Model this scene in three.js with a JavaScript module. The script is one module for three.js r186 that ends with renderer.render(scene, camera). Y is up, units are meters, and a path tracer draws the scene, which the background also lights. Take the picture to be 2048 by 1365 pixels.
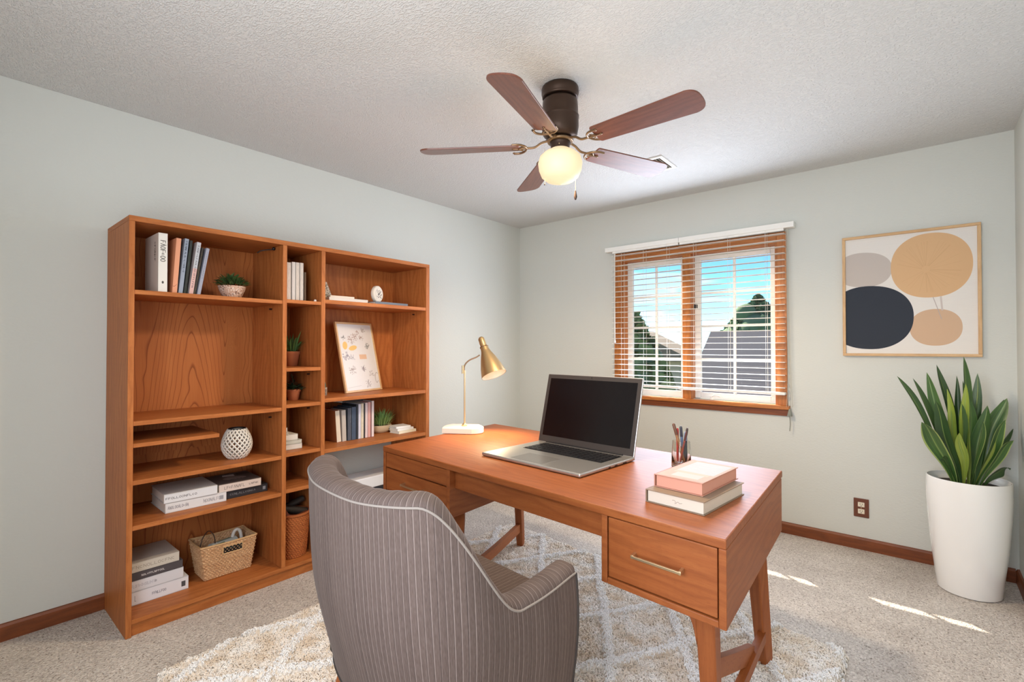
import * as THREE from 'three';
import { RoundedBoxGeometry } from 'three/addons/geometries/RoundedBoxGeometry.js';
import { mergeGeometries, mergeVertices } from 'three/addons/utils/BufferGeometryUtils.js';
import { Sky } from 'three/addons/objects/Sky.js';
import { RectAreaLightUniformsLib } from 'three/addons/lights/RectAreaLightUniformsLib.js';

// ---------------------------------------------------------------- camera, sky, sun, daylight, exposure
const R = THREE.MathUtils.degToRad;
const V = (x, y, z) => new THREE.Vector3(x, y, z);
const scene = new THREE.Scene();
const camera = new THREE.PerspectiveCamera(69.95, 2048 / 1365, 0.05, 400);
camera.position.set(3.039, 1.265, 3.754);
camera.rotation.order = 'YXZ';
camera.rotation.set(R(0.694), R(39.93), 0);
const renderer = new THREE.WebGLRenderer();
renderer.toneMapping = THREE.LinearToneMapping;
renderer.toneMappingExposure = 1.0;
renderer.shadowMap.enabled = true;
RectAreaLightUniformsLib.init();

const sunWay = V(0.95, -0.92, 0.70).normalize();        // the way the sunlight travels
const sky = new Sky();
sky.name = 'sky';
sky.scale.setScalar(4000);
sky.material.uniforms.turbidity.value = 1.2;
sky.material.uniforms.rayleigh.value = 0.9;
sky.material.uniforms.mieCoefficient.value = 0.0015;
sky.material.uniforms.mieDirectionalG.value = 0.6;
sky.material.uniforms.sunPosition.value.copy(sunWay).multiplyScalar(-1);
scene.add(sky);
scene.environmentIntensity = 0.27;

const sun = new THREE.DirectionalLight(0xfff1dc, 13);
sun.name = 'sun';
sun.position.copy(sunWay).multiplyScalar(-12).add(V(1.7, 1, 0));
sun.target.position.set(1.7, 1, 0);
sun.castShadow = true;
sun.shadow.mapSize.set(4096, 4096);
Object.assign(sun.shadow.camera, { left: -6, right: 6, top: 6, bottom: -6, near: 0.5, far: 40 });
scene.add(sun, sun.target);

// daylight that enters by the two windows: one area light in each opening
function daylight(name, w, h, at, look, intensity, color) {
  const l = new THREE.RectAreaLight(color, intensity, w, h);
  l.name = name; l.position.copy(at); l.lookAt(look); scene.add(l);
  return l;
}
daylight('window_daylight', 1.16, 1.1, V(1.70, 1.45, 0.075), V(1.70, 1.3, 3), 10.0, 0xe0ebff);
daylight('rear_window_daylight', 1.4, 1.55, V(2.45, 1.4, 4.13), V(2.45, 1.4, 0), 8.2, 0xeef2fb);

// ---------------------------------------------------------------- helpers
let seed = 7;
const rnd = () => { seed = (seed * 1664525 + 1013904223) >>> 0; return seed / 4294967296; };
const rr = (a, b) => a + (b - a) * rnd();
const mix = (a, b, t) => a + (b - a) * t;
const clamp = (x, a = 0, b = 1) => Math.min(b, Math.max(a, x));
const smooth = (a, b, x) => { const t = clamp((x - a) / (b - a)); return t * t * (3 - 2 * t); };
function hash(x, y, s = 0) {
  let h = (Math.imul(x | 0, 374761393) + Math.imul(y | 0, 668265263) + Math.imul(s | 0, 1274126177)) | 0;
  h = Math.imul(h ^ (h >>> 13), 1274126177); h ^= h >>> 16;
  return (h >>> 0) / 4294967296;
}
function vnoise(x, y, s = 0, px = 0, py = 0) {            // value noise; px, py: period
  const ix = Math.floor(x), iy = Math.floor(y), fx = x - ix, fy = y - iy;
  const u = fx * fx * (3 - 2 * fx), v = fy * fy * (3 - 2 * fy);
  const wx = (i) => (px ? ((i % px) + px) % px : i), wy = (i) => (py ? ((i % py) + py) % py : i);
  return mix(mix(hash(wx(ix), wy(iy), s), hash(wx(ix + 1), wy(iy), s), u), mix(hash(wx(ix), wy(iy + 1), s), hash(wx(ix + 1), wy(iy + 1), s), u), v);
}
function fbm(x, y, s, oct, px = 0, py = 0) {
  let a = 0.5, t = 0, n = 0;
  for (let i = 0; i < oct; i++) { t += a * vnoise(x, y, s + i * 17, px, py); n += a; a *= 0.5; x *= 2; y *= 2; px *= 2; py *= 2; }
  return t / n;
}
function tex(w, h, fn, srgb = true) {
  const d = new Uint8Array(w * h * 4);
  for (let j = 0; j < h; j++) for (let i = 0; i < w; i++) {
    const c = fn(i / w, j / h, i, j), k = (j * w + i) * 4;
    if (typeof c === 'number') d[k] = d[k + 1] = d[k + 2] = clamp(c) * 255;
    else { d[k] = clamp(c[0], 0, 255); d[k + 1] = clamp(c[1], 0, 255); d[k + 2] = clamp(c[2], 0, 255); }
    d[k + 3] = 255;
  }
  const t = new THREE.DataTexture(d, w, h);
  t.wrapS = t.wrapT = THREE.RepeatWrapping; t.magFilter = THREE.LinearFilter; t.minFilter = THREE.LinearFilter;
  if (srgb) t.colorSpace = THREE.SRGBColorSpace;
  t.needsUpdate = true;
  return t;
}
function canvasTex(w, h, draw) {
  const c = document.createElement('canvas'); c.width = w; c.height = h;
  draw(c.getContext('2d'), w, h);
  const t = new THREE.CanvasTexture(c); t.colorSpace = THREE.SRGBColorSpace;
  return t;
}
const lerp3 = (a, b, t) => [mix(a[0], b[0], t), mix(a[1], b[1], t), mix(a[2], b[2], t)];
const std = (o) => new THREE.MeshStandardMaterial(o);
const phy = (o) => new THREE.MeshPhysicalMaterial(o);

const used = new Map();
function numbered(name) { const n = used.get(name) ?? 0; used.set(name, n + 1); return n ? `${name}_${String(n).padStart(3, '0')}` : name; }
function mesh(name, geo, mat, parent) {
  const m = new THREE.Mesh(geo, mat); m.name = name; m.castShadow = m.receiveShadow = true;
  if (parent) parent.add(m);
  return m;
}
function thing(name, label, category, at = [0, 0, 0], turn = 0, group) {
  const o = new THREE.Group(); o.name = numbered(name); o.position.set(...at); o.rotation.y = turn;
  o.userData = { label, category }; if (group) o.userData.group = group;
  scene.add(o); return o;
}
function solo(name, geo, mat, label, category, at, group) {
  const m = mesh(numbered(name), geo, mat, scene); m.userData = { label, category };
  if (group) m.userData.group = group; if (at) m.position.set(...at);
  return m;
}
function structure(name, geo, mat, parent) {
  const m = mesh(name, geo, mat, parent ?? scene); if (!parent) m.userData.kind = 'structure';
  return m;
}
const flat = (g) => { const o = g.index ? g.toNonIndexed() : g; for (const k of Object.keys(o.attributes)) if (!['position', 'normal', 'uv'].includes(k)) o.deleteAttribute(k); if (!o.attributes.uv) o.setAttribute('uv', new THREE.BufferAttribute(new Float32Array(o.attributes.position.count * 2), 2)); return o; };
const merge = (list) => mergeGeometries(list.map(flat));
// uv in metres by the way each face points; the grain runs along the axis given
function boxUV(g, grain = 'x', du = 0, dv = 0) {
  const p = g.attributes.position, n = g.attributes.normal, uv = new Float32Array(p.count * 2), a = { x: 0, y: 1, z: 2 }[grain];
  for (let i = 0; i < p.count; i++) {
    const P = [p.getX(i), p.getY(i), p.getZ(i)], N = [Math.abs(n.getX(i)), Math.abs(n.getY(i)), Math.abs(n.getZ(i))];
    const k = N[0] > N[1] ? (N[0] > N[2] ? 0 : 2) : (N[1] > N[2] ? 1 : 2), rest = [0, 1, 2].filter((q) => q !== k);
    const along = rest.includes(a) ? a : rest[0], across = rest.find((q) => q !== along);
    uv[i * 2] = P[along] + du; uv[i * 2 + 1] = P[across] * 2 + dv;
  }
  g.setAttribute('uv', new THREE.BufferAttribute(uv, 2));
  return g;
}
function rbox(w, h, d, r = 0.0015, grain, seg = 1) {
  const g = flat(new RoundedBoxGeometry(w, h, d, seg, Math.min(r, w / 2.01, h / 2.01, d / 2.01)));
  const long = grain ?? (w >= h && w >= d ? 'x' : h >= d ? 'y' : 'z');
  return boxUV(g, long, rnd(), rnd());
}
// a board from corner to corner
function board(x0, x1, y0, y1, z0, z1, r = 0.0015, grain) {
  return rbox(x1 - x0, y1 - y0, z1 - z0, r, grain).translate((x0 + x1) / 2, (y0 + y1) / 2, (z0 + z1) / 2);
}
const tube = (pts, r, seg = 24, rad = 8, closed = false) => new THREE.TubeGeometry(new THREE.CatmullRomCurve3(pts, closed), seg, r, rad, closed);
const lathe = (pts, seg = 40) => new THREE.LatheGeometry(pts.map(([x, y]) => new THREE.Vector2(x, y)), seg);
// a surface of rows of points; uvs in metres by (i, j)
function grid(nu, nv, fn, closeU = false) {
  const pos = [], uv = [], idx = [];
  for (let j = 0; j <= nv; j++) for (let i = 0; i <= nu; i++) {
    const q = fn(i / nu, j / nv, i, j); pos.push(q[0], q[1], q[2]); uv.push(q[3] ?? i / nu, q[4] ?? j / nv);
  }
  for (let j = 0; j < nv; j++) for (let i = 0; i < nu; i++) {
    const a = j * (nu + 1) + i, b = a + 1, c = a + nu + 1, d = c + 1;
    idx.push(a, b, d, a, d, c);
  }
  const g = new THREE.BufferGeometry();
  g.setAttribute('position', new THREE.Float32BufferAttribute(pos, 3));
  g.setAttribute('uv', new THREE.Float32BufferAttribute(uv, 2));
  g.setIndex(idx); g.computeVertexNormals();
  return g;
}
function taper(p0, p1, w0, d0, w1, d1, roll = 0) {          // a tapering square leg with softened edges
  const a = V(...p0), b = V(...p1), ax = b.clone().sub(a), L = ax.length(), g = new RoundedBoxGeometry(1, 1, 1, 2, 0.12), p = g.attributes.position;
  const q = new THREE.Quaternion().setFromUnitVectors(V(0, 1, 0), ax.clone().normalize());
  for (let i = 0; i < p.count; i++) {
    const t = clamp(p.getY(i) + 0.5), v = V(p.getX(i) * mix(w0, w1, t), 0, p.getZ(i) * mix(d0, d1, t)).applyAxisAngle(V(0, 1, 0), roll).applyQuaternion(q).add(a).addScaledVector(ax, t);
    p.setXYZ(i, v.x, v.y, v.z);
  }
  const o = flat(g); o.computeVertexNormals();
  return boxUV(o, 'y', rnd(), rnd());
}

// ---------------------------------------------------------------- materials
function woodTex(s, light, mid, dark, cathedral) {
  return tex(1024, 512, (u, v) => {
    const warp = fbm(u * 3, v * 6, s, 3, 3, 6) * 1.4, w2 = fbm(u * 4, v * 40, s + 5, 3, 4, 40);
    const ring = 0.5 + 0.5 * Math.sin((v * 26 + warp * 5) * Math.PI);
    const fine = vnoise(u * 24, v * 300, s + 9, 24, 300), pore = vnoise(u * 40, v * 512, s + 11, 40, 512);
    let c = lerp3(mid, light, clamp(w2 * 1.3 - 0.15));
    c = lerp3(c, dark, 0.28 * ring * ring + 0.16 * fine);
    if (pore > 0.86) c = lerp3(c, dark, 0.3);
    return c;
  });
}
const wood = woodTex(11, [214, 148, 100], [197, 129, 82], [150, 88, 50]);
const woodDesk = woodTex(31, [206, 136, 92], [190, 118, 76], [150, 86, 52]);
const woodDark = woodTex(51, [140, 80, 44], [122, 66, 34], [84, 42, 20]);
const woodPale = woodTex(71, [222, 186, 138], [208, 168, 118], [178, 134, 88]);
const woodBlade = woodTex(91, [128, 76, 56], [112, 62, 46], [76, 40, 30]);
const cathedral = tex(1024, 1024, (u, v) => {
  const n = fbm(u * 4, v * 3, 3, 3) - 0.5, x = u - 0.52 + n * 0.05;
  const arch = (v * -1.1 + Math.abs(x) ** 1.6 * -14 * (0.8 + 0.4 * n)) * 6 + n * 2.2, straight = x * 34 + n * 3;
  const core = 1 - smooth(0.22, 0.38, Math.abs(x)), f = mix(straight, arch, core), ph = f - Math.floor(f);
  const line = smooth(0.80, 0.97, ph) * (1 - smooth(0.97, 1, ph)), fine = vnoise(u * 400, v * 10, 21), soft = fbm(u * 14, v * 2, 8, 2);
  let c = lerp3([192, 124, 78], [212, 146, 98], soft);
  c = lerp3(c, [140, 80, 46], 0.16 * fine + 0.7 * line);
  return c;
});
const M = {};
M.wood = phy({ map: wood, color: new THREE.Color(0.76, 0.62, 0.41), roughness: 0.5, specularIntensity: 0.5 });
M.back = phy({ map: cathedral, color: new THREE.Color(0.76, 0.62, 0.41), roughness: 0.5, specularIntensity: 0.5 });
M.desk = phy({ map: woodDesk, color: new THREE.Color(0.62, 0.49, 0.30), roughness: 0.48, specularIntensity: 0.75 });
M.trim = std({ map: woodDark, color: new THREE.Color(1, 0.9, 0.66), roughness: 0.45 });
M.trimLight = std({ map: woodTex(61, [200, 128, 62], [186, 112, 50], [140, 76, 30]), roughness: 0.45 });
M.pale = std({ map: woodPale, roughness: 0.5 });
M.blade = phy({ map: woodBlade, roughness: 0.38, clearcoat: 0.35, clearcoatRoughness: 0.25 });
M.bronze = std({ color: 0x4a3a31, metalness: 0.75, roughness: 0.36 });
M.bronzeLight = std({ color: 0x8d7358, metalness: 0.85, roughness: 0.3 });
M.brass = std({ color: 0xbfa275, metalness: 0.85, roughness: 0.36 });
M.brassPale = std({ color: 0xd6bd94, metalness: 0.85, roughness: 0.33 });
M.white = std({ color: 0xf0efec, roughness: 0.45 });
M.whiteGloss = phy({ color: 0xefeeea, roughness: 0.16, clearcoat: 0.8, clearcoatRoughness: 0.06 });
M.vinyl = std({ color: 0xf4f3ee, roughness: 0.4 });
M.slat = std({ color: 0xf3f2ec, roughness: 0.42 });
M.black = std({ color: 0x17171a, roughness: 0.4 });
M.ink = std({ color: 0x2b2b2e, roughness: 0.7 });
M.paper = std({ color: 0xeae4d8, roughness: 0.85 });
M.glass = phy({ color: 0xffffff, transmission: 1, roughness: 0, thickness: 0, ior: 1.5 });
M.silver = std({ color: 0xc9c7c4, metalness: 0.85, roughness: 0.34 });
M.soil = std({ color: 0x2d2219, roughness: 1 });
M.terracotta = std({ color: 0xb9704a, roughness: 0.8 });
M.cord = std({ color: 0xe6e3da, roughness: 0.7 });
const bumpNoise = tex(1024, 1024, (u, v) => { const a = fbm(u * 128, v * 128, 5, 2, 128, 128), b = vnoise(u * 24, v * 24, 9, 24, 24); return clamp(smooth(0.42, 0.75, a) * 0.8 + 0.2 * b); }, false);
const wallNoise = tex(512, 512, (u, v) => fbm(u * 64, v * 64, 6, 3, 64, 64), false);
const rep = (t, x, y) => { const c = t.clone(); c.repeat.set(x, y); c.needsUpdate = true; return c; };
M.wall = std({ color: 0xd2d4cd, roughness: 0.72, bumpMap: rep(wallNoise, 1.5, 1.5), bumpScale: 0.0006 });
M.ceiling = std({ color: 0xd6d6d3, roughness: 0.9, bumpMap: rep(bumpNoise, 1.1, 1.1), bumpScale: 0.0024 });

// ---------------------------------------------------------------- the room: x to the right along the back wall, z towards the viewer
const RW = 3.437, RD = 4.2, RH = 2.44, T = 0.16;
const carpetTex = tex(1024, 1024, (u, v) => {
  const g = vnoise(u * 210, v * 210, 41, 210, 210), f = vnoise(u * 480, v * 480, 43, 480, 480), big = fbm(u * 5, v * 5, 45, 3, 5, 5);
  const t = clamp(0.15 + 0.5 * g + 0.35 * f + (big - 0.5) * 0.35);
  let c = lerp3([146, 135, 125], [236, 228, 218], t);
  if (g < 0.16 && f < 0.4) c = lerp3(c, [84, 72, 62], 0.7);
  return c;
});
const carpetBump = tex(1024, 1024, (u, v) => 0.6 * vnoise(u * 210, v * 210, 41, 210, 210) + 0.4 * vnoise(u * 480, v * 480, 43, 480, 480), false);
M.carpet = std({ map: rep(carpetTex, 1, 0.5), bumpMap: rep(carpetBump, 1, 0.5), bumpScale: 0.006, roughness: 1 });
structure('floor', boxUV(board(-T, RW + T, -0.2, 0, -T, RD + T, 0.001), 'x'), M.carpet);
structure('ceiling', boxUV(board(-T, RW + T, RH, RH + 0.15, -T, RD + T, 0.001), 'x'), M.ceiling);
structure('wall_left', boxUV(board(-T, 0, 0, RH, -T, RD + T, 0.001), 'z'), M.wall);
structure('wall_right', boxUV(board(RW, RW + T, 0, RH, -T, RD + T, 0.001), 'z'), M.wall);
// a wall across the room with one opening in it
function holedWall(name, x0, x1, y0, y1, zAt) {
  const s = new THREE.Shape([[0, 0], [RW, 0], [RW, RH], [0, RH]].map((q) => new THREE.Vector2(...q)));
  s.holes.push(new THREE.Path([[x0, y0], [x0, y1], [x1, y1], [x1, y0]].map((q) => new THREE.Vector2(...q))));
  const g = flat(new THREE.ExtrudeGeometry(s, { depth: T, bevelEnabled: false })).translate(0, 0, zAt);
  structure(name, boxUV(g, 'x'), M.wall);
}
const WX0 = 1.10, WX1 = 2.29, WY0 = 0.865, WY1 = 2.0;
holedWall('wall_back', WX0, WX1, WY0, WY1, -T);
holedWall('wall_front', 1.7, 3.2, 0.6, 2.2, RD);
// baseboards with a chamfered top
function baseboard(name, len, at, turn) {
  const s = new THREE.Shape([[0, 0], [0.014, 0], [0.014, 0.062], [0.009, 0.072], [0, 0.074]].map((q) => new THREE.Vector2(...q)));
  const g = boxUV(flat(new THREE.ExtrudeGeometry(s, { depth: len, bevelEnabled: false })), 'z');
  const m = structure(name, g, M.trim); m.position.set(...at); m.rotation.y = turn;
}
baseboard('baseboard_left', RD, [0, 0, 0], 0);
baseboard('baseboard_back', RW - 0.03, [0.015, 0, 0], 0);
scene.getObjectByName('baseboard_back').rotation.y = Math.PI / 2; scene.getObjectByName('baseboard_back').position.set(0.015, 0, 0); scene.getObjectByName('baseboard_back').scale.x = -1;
baseboard('baseboard_right', RD, [RW, 0, RD], Math.PI);

// ---------------------------------------------------------------- windows
function sash(parent, x0, x1, y0, y1, z, cols, rows) {
  const f = 0.045, d = 0.035;
  for (const [a, b, c, e] of [[x0, x0 + f, y0, y1], [x1 - f, x1, y0, y1], [x0 + f, x1 - f, y0, y0 + f], [x0 + f, x1 - f, y1 - f, y1]]) mesh('sash_rail', board(a, b, c, e, z, z + d, 0.004), M.vinyl, parent);
  const ix0 = x0 + f, ix1 = x1 - f, iy0 = y0 + f, iy1 = y1 - f, m = 0.009;
  for (let i = 1; i < cols; i++) { const x = mix(ix0, ix1, i / cols); mesh('muntin', board(x - m, x + m, iy0, iy1, z + 0.008, z + 0.027, 0.003), M.vinyl, parent); }
  for (let j = 1; j < rows; j++) { const y = mix(iy0, iy1, j / rows); mesh('muntin', board(ix0, ix1, y - m, y + m, z + 0.010, z + 0.025, 0.003), M.vinyl, parent); }
  for (let i = 0; i < cols; i++) for (let j = 0; j < rows; j++) {
    const w = (ix1 - ix0) / cols, h = (iy1 - iy0) / rows, g = new THREE.PlaneGeometry(w, h);
    mesh('pane', g, M.glass, parent).position.set(ix0 + (i + 0.5) * w, iy0 + (j + 0.5) * h, z + 0.0175);
  }
}
const win = new THREE.Group(); win.name = 'window_1'; win.userData.kind = 'structure'; scene.add(win);
{
  const j = 0.02, mx0 = 1.625, mx1 = 1.69;
  mesh('jamb', board(WX0, WX0 + j, WY0, WY1, -T, 0, 0.002), M.trimLight, win);
  mesh('jamb', board(WX1 - j, WX1, WY0, WY1, -T, 0, 0.002), M.trimLight, win);
  mesh('head_jamb', board(WX0 + j, WX1 - j, WY1 - j, WY1, -T, 0, 0.002), M.trimLight, win);
  mesh('casing', board(1.045, WX0 + 0.006, WY0, WY1 + 0.055, 0, 0.016, 0.003), M.trimLight, win);
  mesh('casing', board(WX1 - 0.006, 2.345, WY0, WY1 + 0.055, 0, 0.016, 0.003), M.trimLight, win);
  mesh('head_casing', board(WX0 + 0.006, WX1 - 0.006, WY1 - 0.006, WY1 + 0.055, 0, 0.016, 0.003), M.trimLight, win);
  mesh('mullion', board(mx0, mx1, WY0, WY1 - j, -T + 0.02, 0.006, 0.003), M.trimLight, win);
  mesh('sill', board(1.03, 2.36, 0.838, 0.866, -0.03, 0.036, 0.005, 'x'), M.trimLight, win);
  mesh('sill_apron', board(1.04, 2.35, 0.795, 0.838, 0, 0.018, 0.003, 'x'), M.trim, win);
  sash(win, WX0 + j, mx0, WY0 + 0.004, WY1 - j, -0.115, 2, 4);
  sash(win, mx1, WX1 - j, WY0 + 0.004, WY1 - j, -0.115, 2, 4);
  const crank = mesh('crank', merge([new THREE.CylinderGeometry(0.012, 0.016, 0.02, 14), tube([V(0, 0.01, 0), V(0.02, 0.022, 0.006), V(0.05, 0.018, 0.01), V(0.062, 0.014, 0.01)], 0.004, 12, 6)]), M.vinyl, win);
  crank.position.set(1.83, 0.878, -0.045);
  mesh('latch', rbox(0.022, 0.03, 0.02, 0.003), M.ink, win).position.set(mx1 + 0.012, 1.58, -0.072);
}
const win2 = new THREE.Group(); win2.name = 'window_2'; win2.userData.kind = 'structure'; scene.add(win2);
{
  const z0 = RD + 0.004;
  mesh('casing', board(1.64, 1.705, 0.60, 2.26, RD - 0.016, RD, 0.003), M.trimLight, win2);
  mesh('casing', board(3.195, 3.26, 0.60, 2.26, RD - 0.016, RD, 0.003), M.trimLight, win2);
  mesh('head_casing', board(1.705, 3.195, 2.195, 2.26, RD - 0.016, RD, 0.003), M.trimLight, win2);
  mesh('sill', board(1.62, 3.28, 0.565, 0.60, RD - 0.05, RD + 0.02, 0.004), M.trimLight, win2);
  sash(win2, 1.7, 2.45, 0.60, 2.2, z0 + 0.08, 2, 3);
  sash(win2, 2.45, 3.2, 0.60, 2.2, z0 + 0.08, 2, 3);
}
// two white slat blinds side by side under one line, in front of the casing
function blind(label, x0, x1, drop, extraLeft, extraRight) {
  const g = thing('window_blind', label, 'blind', [0, 0, 0]), zc = 0.046, top = 2.062, n = 25, pitch = 0.0435;
  mesh('head_rail', board(x0 - extraLeft, x1 + extraRight, top + 0.004, top + 0.042, 0.017, 0.074, 0.003), M.slat, g);
  mesh('valance', board(x0 + 0.004, x1 - 0.004, top - 0.012, top + 0.006, 0.05, 0.068, 0.002), M.slat, g);
  const w = x1 - x0 - 0.001, slatGeo = grid(1, 6, (u, v) => [(u - 0.5) * w, 0.0022 * (1 - (2 * v - 1) ** 2), (v - 0.5) * 0.05, u * w, v * 0.05]);
  const under = slatGeo.clone().translate(0, -0.0024, 0); under.index.array.reverse(); under.computeVertexNormals();
  const edge = (z) => new THREE.BoxGeometry(w, 0.0024, 0.0006).translate(0, -0.0012, z);
  const slat = merge([slatGeo, under, edge(0.025), edge(-0.025)]);
  for (let i = 0; i < n; i++) mesh('slat', slat, M.slat, g).position.set((x0 + x1) / 2, top - 0.03 - i * pitch + rr(-0.0015, 0.0015), zc);
  const low = top - 0.03 - n * pitch + 0.008 - drop;
  mesh('bottom_rail', rbox(w, 0.018, 0.05, 0.004).translate((x0 + x1) / 2, low, zc), M.slat, g);
  for (const f of [0.16, 0.5, 0.84]) for (const z of [zc - 0.027, zc + 0.027]) {
    const x = mix(x0, x1, f);
    mesh('ladder_cord', new THREE.CylinderGeometry(0.0011, 0.0011, top - low, 5).translate(x, (top + low) / 2, z), M.cord, g);
  }
  return { g, low, zc };
}
const bl = blind('white slat blind over the window half with the tree and pale building', 1.05, 1.6205, 0.0, 0.062, 0);
const br = blind('white slat blind over the window half with the dark grey roof', 1.6215, 2.342, 0.004, 0, 0.058);
{
  // the tilt wand and the lift cords with tassel beside the casing
  const wand = tube([V(1.085, 2.05, 0.08), V(1.085, 1.75, 0.082), V(1.084, 1.33, 0.08)], 0.004, 20, 6);
  mesh('tilt_wand', wand, M.cord, bl.g);
  mesh('wand_tassel', lathe([[0, 0.03], [0.004, 0.028], [0.009, 0], [0, -0.002]], 12).translate(1.084, 1.30, 0.08), M.white, bl.g);
  const cords = [];
  for (let i = 0; i < 4; i++) cords.push(tube([V(2.35 + i * 0.004, 2.06, 0.06), V(2.352 + i * 0.004, 1.5, 0.05), V(2.353 + i * 0.007, 1.02, 0.045), V(2.345 + i * 0.012, 0.86, 0.042)], 0.0012, 20, 5));
  mesh('lift_cords', merge(cords), std({ color: 0xb9b5a6, roughness: 0.8 }), br.g);
  mesh('lift_tassel', merge([lathe([[0, 0.05], [0.006, 0.046], [0.016, 0.0], [0, -0.002]], 14).translate(2.363, 0.80, 0.042), tube([V(2.363, 0.80, 0.042), V(2.366, 0.75, 0.04), V(2.362, 0.70, 0.04)], 0.003, 10, 5)]), std({ color: 0x8f9186, roughness: 0.9 }), br.g);
}

// ---------------------------------------------------------------- outdoors, seen through the panes from the upper floor
structure('lawn', boxUV(new THREE.BoxGeometry(120, 0.4, 120).translate(0, -3.4, -20).toNonIndexed(), 'x'), std({ color: 0x6d7a52, roughness: 1 }));
function tree(label, at, h, rx, n, hue) {
  const o = thing('tree', label, 'tree', at, 0, undefined);
  mesh('trunk', merge([new THREE.CylinderGeometry(0.12, 0.2, h * 0.6, 10).translate(0, h * 0.3, 0)]), std({ color: 0x5d4a3a, roughness: 1 }), o);
  const geos = [];
  for (let i = 0; i < n; i++) {
    const a = rr(0, 6.283), t = Math.pow(rnd(), 0.8), y = mix(0.25, 1, t) * h, rad = rx * Math.sin(Math.PI * clamp(0.2 + 0.8 * t, 0, 1)) * (0.6 + 0.5 * rnd()), s = rr(0.10, 0.24);
    const q = new THREE.PlaneGeometry(s, s * 1.6, 1, 2).rotateX(rr(-1.4, 1.4)).rotateY(a + rr(-1, 1)).rotateZ(rr(-0.8, 0.8));
    geos.push(q.translate(Math.cos(a) * rad, y, Math.sin(a) * rad));
  }
  for (let i = 0; i < 16; i++) { const t = (i + 0.5) / 16; const b = new THREE.IcosahedronGeometry(rx * 0.62 * Math.sin(Math.PI * clamp(0.22 + 0.72 * t)), 1), a = i * 2.4; geos.push(b.translate(Math.cos(a) * rx * 0.3, mix(0.3, 0.95, t) * h, Math.sin(a) * rx * 0.3)); }
  mesh('crown', merge(geos), std({ color: hue, roughness: 0.9, side: THREE.DoubleSide }), o);
}
tree('tall bright green tree outside the window beside the pale building', [-1.02, -3.2, -4.6], 4.95, 0.9, 2000, 0x7f9c74);
tree('broad dark green tree outside the window behind the grey roof', [-1.95, -3.2, -17.6], 6.45, 1.9, 2600, 0x6f8f68);
tree('small green tree outside the window at the foot of the pale building', [-3.2, -3.2, -9.6], 3.7, 0.9, 900, 0x7c9a66);
function house(name, label, at, turn, w, d, h, roofH, wallC, roofC) {
  const o = thing(name, label, 'house', at, turn);
  mesh('walls', new THREE.BoxGeometry(w, h, d).translate(0, h / 2, 0), std({ color: wallC, roughness: 0.9 }), o);
  const s = new THREE.Shape([[-w / 2 - 0.3, 0], [w / 2 + 0.3, 0], [0, roofH]].map((q) => new THREE.Vector2(...q)));
  mesh('roof', new THREE.ExtrudeGeometry(s, { depth: d + 0.6, bevelEnabled: false }).translate(0, h, -d / 2 - 0.3), std({ color: roofC, roughness: 0.85 }), o);
  for (const k of [-0.28, 0.05, 0.3]) {
    const f = mesh('window_frame', board(k * w - 0.45, k * w + 0.45, h * 0.45, h * 0.45 + 1.1, d / 2, d / 2 + 0.06, 0.01), M.vinyl, o);
    mesh('pane', board(k * w - 0.37, k * w + 0.37, h * 0.45 + 0.08, h * 0.45 + 1.02, d / 2 + 0.06, d / 2 + 0.075, 0.004), std({ color: 0x5a6a76, roughness: 0.15 }), f);
  }
}
house('neighbour_house', 'neighbouring house with a dark grey gabled roof outside the window', [1.75, -3.2, -8.7], R(90), 5.0, 4.8, 2.6, 2.25, 0x9a9ea6, 0x686b76);
house('neighbour_house', 'pale cream building behind the small tree outside the window', [-6.4, -3.2, -16.6], R(12), 4.4, 4.0, 3.9, 1.3, 0xd8cfba, 0x9a9184);

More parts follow.
